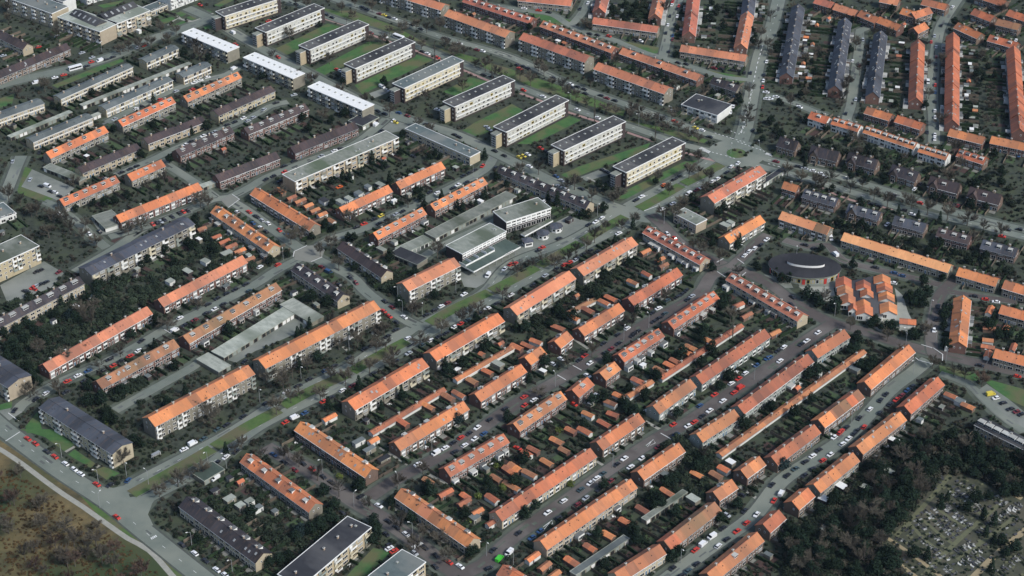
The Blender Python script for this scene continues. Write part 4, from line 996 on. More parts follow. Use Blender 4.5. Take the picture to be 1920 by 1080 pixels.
# ================================================================ vehicles
CC = dict(w=(.74, .75, .75), s=(.36, .39, .42), k=(.022, .024, .03), b=(.03, .075, .17), r=(.50, .045, .03), m=(.16, .025, .03), d=(.045, .075, .085), g=(.06, .48, .04), y=(.62, .5, .07), o=(.6, .12, .03))
CN = dict(w='white', s='silver', k='black', b='blue', r='red', m='maroon', d='dark grey', g='bright green', y='yellow', o='orange')
for k_, c_ in CC.items(): M['car_' + k_] = mat('car_paint_' + k_, c_, None, 1.5, .3, spec=.5)
M['tyre'] = mat('tyre_rubber', (.018, .018, .018), None, 2, .9); M['rim'] = mat('wheel_rim', (.3, .31, .32), None, 2, .4); M['lamp'] = mat('headlamp', (.6, .6, .55), None, 2, .2)
def car_parts(shape, col):
    k_ = ('carbody', shape, col)
    if k_ in _cache: return _cache[k_]
    b = MB(); g = MB(); w_ = .86
    if shape == 'car' or shape == 'hatch':
        L_ = 2.15 if shape == 'car' else 1.95
        lo_ = [(-L_, .28), (-L_ + .05, .72), (-L_ + .35, .86), (-.95, .9), (1.0, .9), (L_ - .12, .80), (L_, .6), (L_ - .03, .28)]
        b2 = [(y, z) for y, z in lo_]; b.prism(b2, -w_, w_)
        bk = -1.75 if shape == 'hatch' else -1.45
        # glasshouse as a tapered frustum, roof panel on top
        base = [(-.78, bk), (.78, bk), (.78, 1.05), (-.78, 1.05)]; top = [(-.62, bk + .45), (.62, bk + .45), (.62, .35), (-.62, .35)]
        v0 = len(g.v); g.v += [(x, y, .88) for x, y in base] + [(x, y, 1.38) for x, y in top]
        for q in ((0, 1, 5, 4), (1, 2, 6, 5), (2, 3, 7, 6), (3, 0, 4, 7)): g.f.append(tuple(v0 + i for i in q)); g.m.append(0)
        b.box(-.64, bk + .42, 1.36, .64, .40, 1.44, 0, tp=.06)
        for sx in (-1, 1): b.tube((sx * .72, -.45, .9), (sx * .63, -.45, 1.38), .05, .05, 4)
    elif shape == 'van':
        b.prism([(-2.3, .35), (-2.3, 1.95), (-2.2, 2.05), (1.0, 2.05), (1.75, 1.25), (2.3, 1.1), (2.35, .35)], -.92, .92)
        g.prism([(1.0, 1.35), (1.06, 1.98), (1.70, 1.32)], -.935, .935); g.prism([(1.12, 2.0), (1.80, 1.28), (1.83, 1.32), (1.16, 2.04)], -.8, .8)
    elif shape == 'bus':
        b.prism([(-4.5, .4), (-4.5, 2.8), (-4.3, 2.95), (4.3, 2.95), (4.5, 2.6), (4.5, .4)], -1.2, 1.2)
        g.box(-1.22, -4.0, 1.3, 1.22, 4.2, 2.4); g.box(-1.0, 4.2, 1.3, 1.0, 4.53, 2.6)
    _cache[k_] = (b.mesh(shape + '_body', ['car_' + col]), g.mesh('glass', ['glass'])); return _cache[k_]
q = MB(); q.tube((-.1, 0, 0), (.1, 0, 0), .31, .31, 10, 0); q.face([(-.105, .2 * math.cos(t), .2 * math.sin(t)) for t in [i * math.pi / 4 for i in range(8)]], 1); q.face([(.105, .2 * math.cos(t), .2 * math.sin(t)) for t in [i * math.pi / 4 for i in range(8)]], 1)
WHEEL = q.mesh('wheel', ['tyre', 'rim'])
q = MB(); q.box(-.16, -.03, 0, .16, .04, .12); LAMP = q.mesh('headlight', ['lamp'])
CARS = '''
A1 430,270s 290,350r 190,388r 25,415s 690,430s 685,463r 748,455W 795,445k 845,428k 650,495k 478,560r 412,580w 565,515U 268,620W 1035,355s 1080,340r 1455,620w 1500,602w 1557,578w 1440,670r 1320,683s 1200,745r 1020,815w 1060,800k 860,893s 1825,885w 1860,905s 1900,880s 1760,915k 1705,935k 1525,1018w 1570,1000k 1610,990s 1430,1060k 1745,245W 1500,35r 1765,330r 1755,515W 615,395s
A2 95,155rx 130,130kx 165,120kx 40,178k 300,30k 530,110k 570,130k 165,428r 605,518r 630,530w 945,650W 980,675s 425,570s 60,820s 285,710s 150,770k 910,830k 965,853k 1070,845b 1030,905w 1045,916y 900,935W 1135,868m 860,245m 970,275w 1070,285U 1285,400w 1245,385k 1360,430r 830,70k 795,52k 925,103m 960,112y 995,128k 1040,140w 1170,185k 1235,215k 1410,285k 1440,293k 1525,325w 1655,372m 1700,382w 1705,560k 1765,575k 1360,820w 1730,950s 1750,970s 1275,930k 1490,1010k 1525,1028k 940,980k 880,1030k
A3 90,62w 200,77r 275,92k 510,65k 570,20w 640,262k 725,270r 580,252k 925,302k 965,305w 1205,10r 1200,35w 1185,120k 1250,45r 1240,65k 1225,180k 1240,120w 1170,185w 1155,245k 1205,265b 1205,295m 1178,385k 1245,470k 1305,480k 1515,508m 1570,515k 1645,525k 1700,530k 1745,543k 1790,545k 1425,570k 40,487k 85,497k 55,512r 120,512k 310,583k 440,630w 450,655k 490,650k 540,668k 550,700k 665,715k 710,735m 770,753k 85,675r 232,722w 490,822w 640,882w 1220,908r 1375,957y 1425,975w 1480,1025k 1660,797w 1640,840w 1885,605w 1880,650r 1905,690w 1910,740w 1810,975k 1890,560k 1910,460w 1200,830s
A4 15,738w 60,725w 235,800w 715,190k 800,225k 712,297s 635,455w 685,490m 658,745s 585,850k 1385,50w 1300,190k 1250,270s 1225,312r 1262,350s 1262,425m 1260,478k 1262,522k 1255,585k 1200,615W 1255,635r 1255,690b 1255,760k 1252,830w 1252,880w 1252,1010w 1195,990k 1250,1040w 1305,800w 1860,300w 150,150w
B1 95,130s 225,265s 355,315V 305,315k 410,360w 380,355k 445,390k 445,522w 670,672w 745,655k 845,625W 1145,600rx 1175,590kx 1205,580sx 1232,567kx 1290,545kx 1345,520kx 1375,507rx 1410,500kx 912,213k 975,187k 1025,165k 1390,5w 275,955k 305,945k 440,960m 245,1075r 275,1060s 310,1048k 345,1035k 1780,510w 1868,507r 1895,590b 1845,1050k 295,60k 1915,540k
B2 130,240k 75,265k 215,208r 210,165k 180,275k 285,125k 590,50w 490,90s 630,35k 625,320o 985,170k 90,593w 45,570s 35,625w 75,655k 175,645r 235,682b 10,545k 165,903r 490,920m 545,960B 755,623k 810,597r 885,563k 938,535y 985,567k 925,595k 1050,527s 1100,505k 1555,237k 1605,212k 1640,195k 1700,163r 1580,287k 1515,305w 1480,330k 1305,360k 1360,365w 1800,175k 1790,50k 1860,85k 870,750w 705,1000k 750,1040m 625,1055k 1865,935w 1740,985W 1910,900r 1175,90k 30,920w
B3 130,165w 85,88y 118,75w 55,97y 215,30r 255,55k 680,195k 710,210k 330,240b 370,272s 520,335k 350,315s 405,340w 930,420k 973,393w 1140,305o 1215,265k 1250,243k 1207,445w 1325,375W 1385,343m 1420,325w 1505,278w 1543,258w 1615,210k 1645,168w 1695,143w 1125,488w 575,605k 628,583w 675,553w 800,668w 352,707k 200,797k 225,775r 20,895r 395,903r 335,935k 535,827k 485,858k 590,797k 250,985s 235,432w 1165,672w 1220,705r 1745,835w 1780,803w 1820,780w 1868,755k 1910,715w 640,805k 435,885r 475,870s 160,1055k
B4 60,130m 225,168k 275,182s 335,200w 395,220w 420,245w 235,275k 75,235k 940,383k 1140,440r 775,450k 830,462k 1020,495k 1080,525w 1795,640k 1885,640k 1755,690r 1100,335wx 1140,300kx 895,600wx 470,705Wx 505,827W 275,755k 350,780k 805,925k 945,965b 1005,987b 940,1040w 815,195rx 1505,750bx 1395,455kx 1425,460mx 1725,455kx 1880,85b
C1 1060,395k 1040,468w 975,508r 905,545k 820,535k 850,580r 770,622k 660,620b 585,655w 505,698r 635,695k 495,778k 345,787w 270,832k 110,915k 1310,317W 1350,223w 1385,278k 1460,238m 1550,187k 1610,157w 1560,122k 1630,77k 1675,120k 1700,40k 1765,10k 1868,20d 1835,550k 1825,962k 1700,1025k 1630,1060d 205,25kx 255,5rx 185,22kx
C2 965,98k 1020,142m 955,170r 1000,210r 1050,255k 1110,215w 1050,312k 985,362k 870,425k 815,455k 697,522k 590,582k 522,617b 400,683k 317,733k 230,778w 75,863k 1140,375w 1145,487s 1245,428d 1312,390w 1375,360k 1430,335k 1487,292w 1535,267r 1590,237d 1680,187k 1735,152w 1805,115k 1280,200k 1340,165k 1390,135w 1440,110m 1560,45w 1910,50w 650,765w 560,820k 505,850r 290,970W 365,935b 220,1005r 725,730m 880,640k 1050,545k 1870,905k 1755,985k 1660,1045w
C3 865,300w 795,348k 925,335k 945,325k 905,355k 800,415k 685,415k 745,455m 700,485k 585,562w 545,505r 505,540k 1055,185k 1100,150w 1150,190d 1110,222k 1065,250k 1320,85k 1350,60s 1240,65k 1275,45k 1310,15k 1165,90d 92,815r 165,838w 225,805k 95,878r 370,530wx 300,565wx 465,870rx 565,655wx 1750,637w 1700,677r 1645,713w 1715,745R 1668,782r 1520,798r 1582,845w 1410,880b 1482,918w 1430,960k 1368,1003r 1320,1033w 1210,1023r 1835,578b 1915,525b
C4 185,65k 375,333w 290,395w 250,420k 120,440w 75,470k 90,545w 15,520b 1280,135k 1260,230k 1245,315w 1590,580k 1870,660r 1545,60k 1630,82r 1710,102w 1670,795Yx 1710,823wx 1765,860kx 1820,905kx 1865,925mx 1900,945kx 1085,735k 1045,765b 1005,803m 962,835r 917,870k 885,797k 845,840k 765,907w 840,935k 685,975k 590,1045k 720,1040r 550,1070r 670,1070k 170,120k
D1 207,48r 265,85r 350,145k 410,182r 490,235w 555,277w 605,312w 725,390r 825,395kx 960,360b 875,635r 1380,128w 1445,85W 1525,50d 1535,283k 1630,228k 1695,185w 1770,145k 1615,345W 1365,843k 1460,907w 1540,963k 1625,1030w 1690,1070w
D2 130,168b 350,235k 420,278r 288,282m 210,225k 505,335k 565,375k 785,482k 920,550w 1215,240w 1350,158W 1418,118w 1480,80k 1538,40r 1565,98w 1640,50w 1492,148k 1600,10k 1710,10b 990,668k 1055,713k 1125,765w 1265,865k 1190,905s 1350,925k 1445,973r 1530,1005w 1345,1010k 975,765k 985,850kx 1000,870wx 1035,890rx 1780,885k 1825,950G 1745,1020k 1900,905W 645,605k
D3 268,603w 388,515w 348,643k 212,740b 150,790b 50,757k 517,430d 555,493s 495,540m 585,383w 635,345w 682,312d 740,365m 785,243k 843,197w 890,260w 975,195w 1095,112m 1230,15b 655,430k 40,118rx 1610,620sx 1745,590k 1835,617w 1760,680r 1688,742r 1582,720k 1612,803k 1547,853w 1500,785W 1432,840W 1375,883r 1385,988k 1320,1040d 1205,1020k 1720,470kx 1270,1075k
D4 497,38w 605,48w 560,88w 380,135k 335,178w 280,222k 205,275d 145,325k 335,275k 275,325k 468,168w 412,210r 100,460W 45,512r 30,395k 540,5r 650,10k
'''
RP = [(a, (c - a), wd, ph) for pts, wd, ph in ROADS for a, c in zip(pts, pts[1:])]
ra = np.array([[a.x, a.y, t.x, t.y] for a, t, _, _ in RP])
def near_road(x, y):
    px, py = x - ra[:, 0], y - ra[:, 1]; ll = ra[:, 2] ** 2 + ra[:, 3] ** 2
    t = np.clip((px * ra[:, 2] + py * ra[:, 3]) / ll, 0, 1)
    d_ = np.hypot(px - t * ra[:, 2], py - t * ra[:, 3]); i = int(d_.argmin()); return d_[i], i
cars = []
for ln in CARS.strip().splitlines():
    c_, *ts = ln.split()
    for t in ts:
        perp = t.endswith('x'); t = t.rstrip('x'); col = t[-1]; x, y = [float(v) for v in t[:-1].split(',')]
        cars.append((*cpx(c_, x, y), col, perp))
cars.sort(key=lambda t: -t[1])
rest = MB(); rest_m = []
for i, (x, y, col, perp) in enumerate(cars):
    pos = P(x, y, .75); dd, ri = near_road(pos.x, pos.y); t = RP[ri][1]
    ang = math.atan2(t.y, t.x) - math.pi / 2 + (math.pi if rnd.random() < .5 else 0) + (math.pi / 2 if perp else 0) + rnd.gauss(0, .03)
    shape = 'car' if rnd.random() < .55 else 'hatch'; cl = col.lower()
    if col in 'WRBYGV': shape = 'van'
    if col == 'V': cl = 'w'
    if col == 'U': shape = 'bus'; cl = 'w'
    z = .30 if perp or dd > RP[ri][2] / 2 else .30
    z = .06 + (.03 if dd < RP[ri][2] / 2 else -.02) + .12
    bm, gm = car_parts(shape, cl)
    if i < 300 or shape == 'bus':
        nm = {'car': 'parked_car', 'hatch': 'parked_car', 'van': 'van', 'bus': 'bus'}[shape]
        o = link(nm, bm, None, (pos.x, pos.y, z - .12), ang)
        if col == 'V': o.scale = (1.25, 1.35, 1.25)
        link('window_glass', gm, o)
        if shape != 'bus' or True:
            wy = 1.32 if shape != 'bus' else 3.0
            for sx in (-1, 1):
                for sy in (-1, 1): link('wheel', WHEEL, o, (sx * (.80 if shape != 'bus' else 1.12), sy * wy, .31))
        if i < 120 and shape in ('car', 'hatch'):
            for sx in (-1, 1): link('headlight', LAMP, o, (sx * .58, 2.07 if shape == 'car' else 1.88, .58))
        tag(o, None, 'car' if shape in ('car', 'hatch') else shape, 'vehicles parked along the streets')
        wh = ('on the ' if dd < 9 else 'parked off the ') + RP[ri][2 + 1]
        later(o, CN[cl] + ' ' + ('car' if shape in ('car', 'hatch') else shape), wh)
    else:
        ca, sa = math.cos(ang), math.sin(ang)
        for me, mi in ((bm, None), (gm, 'glass')):
            b0 = len(rest.v); key = 'car_' + cl if mi is None else mi
            if key not in rest_m: rest_m.append(key)
            rest.v += [(pos.x + v.co.x * ca - v.co.y * sa, pos.y + v.co.x * sa + v.co.y * ca, z - .1 + v.co.z) for v in me.vertices]
            for p_ in me.polygons: rest.f.append(tuple(b0 + k_ for k_ in p_.vertices)); rest.m.append(rest_m.index(key))
    occ_poly([(pos.x - 1.6, pos.y - 1.6), (pos.x + 1.6, pos.y - 1.6), (pos.x + 1.6, pos.y + 1.6), (pos.x - 1.6, pos.y + 1.6)])
tag(link('distant_cars', rest.mesh('distant_cars', rest_m)), 'small parked cars on the far streets and parkway', 'cars', None, 'stuff')
# street lamps
q = MB(); q.tube((0, 0, 0), (0, 0, 8.2), .13, .08, 6); q.tube((0, 0, 8.2), (1.5, 0, 8.7), .06, .05, 5); LPOST = q.mesh('lamp_post', ['metal'])
q = MB(); q.box(1.2, -.2, 8.62, 2.1, .2, 8.8, 0); LHEAD = q.mesh('lamp_head', ['render'])
for c_, s in (('D1', '750,568 465,195 740,392 950,332 1440,862 1745,1068 1115,395 1560,255 1700,275'), ('D2', '500,312 1065,425 1175,792 1730,932 1320,152 735,565'), ('D3', '10,1000 755,270 1265,985'), ('C3', '838,395 325,742 1815,690 1025,300'), ('C4', '500,212 1035,402 1332,562 1088,645 1213,185 1255,420 625,1010 1640,570'), ('C2', '340,690 1100,195 1248,205 1500,45 1065,90 30,860 700,480'), ('B3', '1740,860 1640,80 1850,80 1140,600 640,540'), ('A3', '440,790 1355,1030 950,945 1195,890'), ('B2', '205,870 85,905 1630,250'), ('B4', '1070,450 595,340 210,880'), ('A1', '220,580 765,395')):
    for t in s.split():
        x, y = [float(v) for v in t.split(',')]; px, py = cpx(c_, x, y); q = P(px, py); dd, ri = near_road(q.x, q.y); a, t_, _, ph = RP[ri]
        dr = Vector((a.x - q.x, a.y - q.y)); o = bpy.data.objects.new('street_lamp', None); COL.objects.link(o); o.location = (q.x, q.y, 0.03); o.rotation_euler = (0, 0, math.atan2(dr.y, dr.x))
        link('lamp_post', LPOST, o); link('lamp_head', LHEAD, o); tag(o, None, 'street lamp', 'street lamps'); later(o, 'pale street lamp', 'on the ' + ph)
q = P(293, 857); o = root_at('bus_shelter', q.x, q.y, math.radians(45), 'white framed bus shelter on the boulevard near heath road', 'bus shelter')
b = MB(); b.box(-2.2, -.8, 2.3, 2.2, .8, 2.45); link('roof', b.mesh('roof', ['metal']), o)
b = MB(); b.box(-2.1, .7, .1, 2.1, .75, 2.3); link('glass_wall', b.mesh('glass_wall', ['curtain']), o)
for sx in (-2.1, 2.1): b = MB(); b.box(sx - .08, -.72, 0, sx + .08, -.56, 2.3); b.box(sx - .08, .56, 0, sx + .08, .72, 2.3); link('post', b.mesh('post', ['white']), o)
# ================================================================ vegetation
def fmat(k, c1, c2, rand=.5, sc_=.5): M[k] = mat('leaf_' + k, c1, c2, sc_, 1.0, rand=rand, spec=.1)
fmat('ever', (.019, .034, .019), (.005, .010, .008)); fmat('blue', (.024, .042, .040), (.010, .018, .019)); fmat('con', (.017, .031, .017), (.005, .011, .008))
fmat('yel', (.12, .15, .035), (.06, .085, .025)); fmat('twig', (.125, .112, .088), (.06, .055, .045), .35); fmat('redtwig', (.12, .08, .062), (.075, .055, .046), .3)
fmat('hedge', (.026, .044, .02), (.008, .015, .009), .6, .8); fmat('shrub', (.040, .054, .032), (.005, .009, .008), .55, .12); fmat('brush', (.072, .066, .049), (.012, .013, .011), .5, .10); fmat('heather', (.17, .115, .05), (.05, .042, .024), .5, .05)
M['bark'] = mat('bark', (.12, .105, .088), (.07, .06, .05), 1, .95)
R3 = random.Random(3)
def leafcloud(b, blobs, n, s0, s1, m=0):
    tot = sum(q[3] ** 2 for q in blobs)
    for (cx, cy, cz, r, fz) in blobs:
        for _ in range(int(n * r * r / tot)):
            while True:
                v = Vector((R3.uniform(-1, 1), R3.uniform(-1, 1), R3.uniform(-1, 1)))
                if .35 < v.length < 1: break
            v = v.normalized() * (v.length ** .5)
            c = Vector((cx + v.x * r, cy + v.y * r, cz + v.z * r * fz)); s = R3.uniform(s0, s1)
            nn = (v + Vector((R3.gauss(0, .5), R3.gauss(0, .5), R3.gauss(.3, .5)))).normalized(); u = nn.orthogonal().normalized(); w_ = nn.cross(u)
            a = R3.uniform(0, 6.28); u, w_ = u * math.cos(a) + w_ * math.sin(a), w_ * math.cos(a) - u * math.sin(a)
            b.face([c - u * s, c - w_ * s * .6, c + u * s, c + w_ * s * .7], m)
def evergreen(seed):
    R3.seed(seed); b = MB(); bl = [(0, 0, 4.2, 2.4, 1.2)]
    for i in range(6):
        a = i * 1.05 + R3.uniform(-.3, .3); bl.append((1.7 * math.cos(a), 1.7 * math.sin(a), R3.uniform(2.4, 5), R3.uniform(1.2, 1.7), R3.uniform(.8, 1.2)))
    bl.append((R3.uniform(-.6, .6), R3.uniform(-.6, .6), 6.6, 1.3, 1.1)); leafcloud(b, bl, 620, .28, .55)
    t = MB(); t.tube((0, 0, 0), (0, 0, 4), .28, .12, 6); return t, b
def conifer(seed):
    R3.seed(seed); b = MB()
    for i in range(9): f = i / 9; leafcloud(b, [(0, 0, .8 + f * 7.2, 1.75 * (1 - f) ** .8 + .18, .5)], 62 * (1.15 - f), .25, .48)
    t = MB(); t.tube((0, 0, 0), (0, 0, 7.5), .22, .04, 6); return t, b
def bare(seed, h=10.5):
    R3.seed(seed); t = MB(); b = MB()
    t.tube((0, 0, 0), (0, 0, h * .24), .24, .18, 7); t.tube((0, 0, h * .24), (R3.uniform(-.3, .3), R3.uniform(-.3, .3), h * .6), .18, .08, 6)
    def twigs(p, e, d, n):
        for _ in range(n):
            q = p + (e - p) * R3.random(); v = (d + Vector((R3.gauss(0, .7), R3.gauss(0, .7), R3.gauss(.2, .5)))).normalized(); l2 = R3.uniform(.8, 1.7); s_ = v.orthogonal().normalized() * .062
            b.face([q - s_, q + s_, q + v * l2])
    for i in range(11):
        a = i * 2.4 + R3.uniform(-.3, .3); el_ = R3.uniform(.35, 1.15); p = Vector((0, 0, h * R3.uniform(.2, .5))); d = Vector((math.cos(a) * math.cos(el_), math.sin(a) * math.cos(el_), math.sin(el_))); L = h * R3.uniform(.3, .42); e = p + d * L
        t.tube(p, e, .10, .045, 5)
        for j in range(6):
            q = p + (e - p) * R3.uniform(.3, 1); v = (d + Vector((R3.gauss(0, .5), R3.gauss(0, .5), R3.gauss(.25, .3)))).normalized(); e2 = q + v * h * R3.uniform(.14, .24)
            b.tube(q, e2, .045, .02, 3); twigs(q, e2, v, 26)
    return t, b
def poplar(seed):
    R3.seed(seed); t = MB(); b = MB(); t.tube((0, 0, 0), (0, 0, 17), .26, .04, 6)
    for _ in range(230):
        z = R3.uniform(2, 16.5); a = R3.uniform(0, 6.28); r = .1; L = R3.uniform(1.2, 2.6) * (1.1 - z / 22)
        v = Vector((math.cos(a) * .5, math.sin(a) * .5, 1)).normalized(); q = Vector((0, 0, z)); s_ = v.orthogonal().normalized() * .045
        b.face([q - s_, q + s_, q + v * L]); q2 = q + v * L * .5; v2 = (v + Vector((R3.gauss(0, .4), R3.gauss(0, .4), 0))).normalized(); b.face([q2 - s_ * .7, q2 + s_ * .7, q2 + v2 * L * .7])
    return t, b
def bush(seed, sc_=1.0):
    R3.seed(seed); b = MB(); bl = [(R3.uniform(-.5, .5), R3.uniform(-.5, .5), R3.uniform(.5, .9), R3.uniform(.6, .95), .9) for _ in range(5)]
    leafcloud(b, bl, 150, .16, .34); t = MB(); t.tube((0, 0, 0), (0, 0, .7), .08, .05, 5); return t, b
PROTO = {}
def proto(k, gens, cm, nm, noun, cat, grp):
    PROTO[k] = ([(t.mesh('trunk', ['bark']), b.mesh('crown', [cm])) for t, b in gens], nm, noun, cat, grp)
EV = [evergreen(s) for s in (1, 2, 3, 4)]; CO = [conifer(s) for s in (5, 6)]; BA = [bare(s) for s in (11, 12, 13, 14)]; PO = [poplar(21)]; BU = [bush(s) for s in (31, 32, 33)]
proto('e', EV, 'ever', 'evergreen_tree', 'dark evergreen', 'tree', 'evergreen trees in the gardens')
proto('l', EV[:2], 'blue', 'evergreen_tree', 'bluish evergreen', 'tree', 'evergreen trees in the gardens')
proto('c', CO, 'con', 'conifer_tree', 'pointed conifer', 'tree', 'pointed conifers')
proto('b', BA, 'twig', 'bare_tree', 'bare brown tree', 'tree', 'leafless trees')
proto('q', BA[:2], 'redtwig', 'bare_tree', 'reddish bare tree', 'tree', 'leafless trees')
proto('p', PO, 'twig', 'poplar_tree', 'bare poplar', 'tree', 'leafless poplars')
proto('y', BU, 'yel', 'garden_bush', 'yellow-green bush', 'bush', 'light bushes in the gardens')
TALL = dict(e=7.5, l=7.5, c=8, b=9, q=8, p=17, y=2)
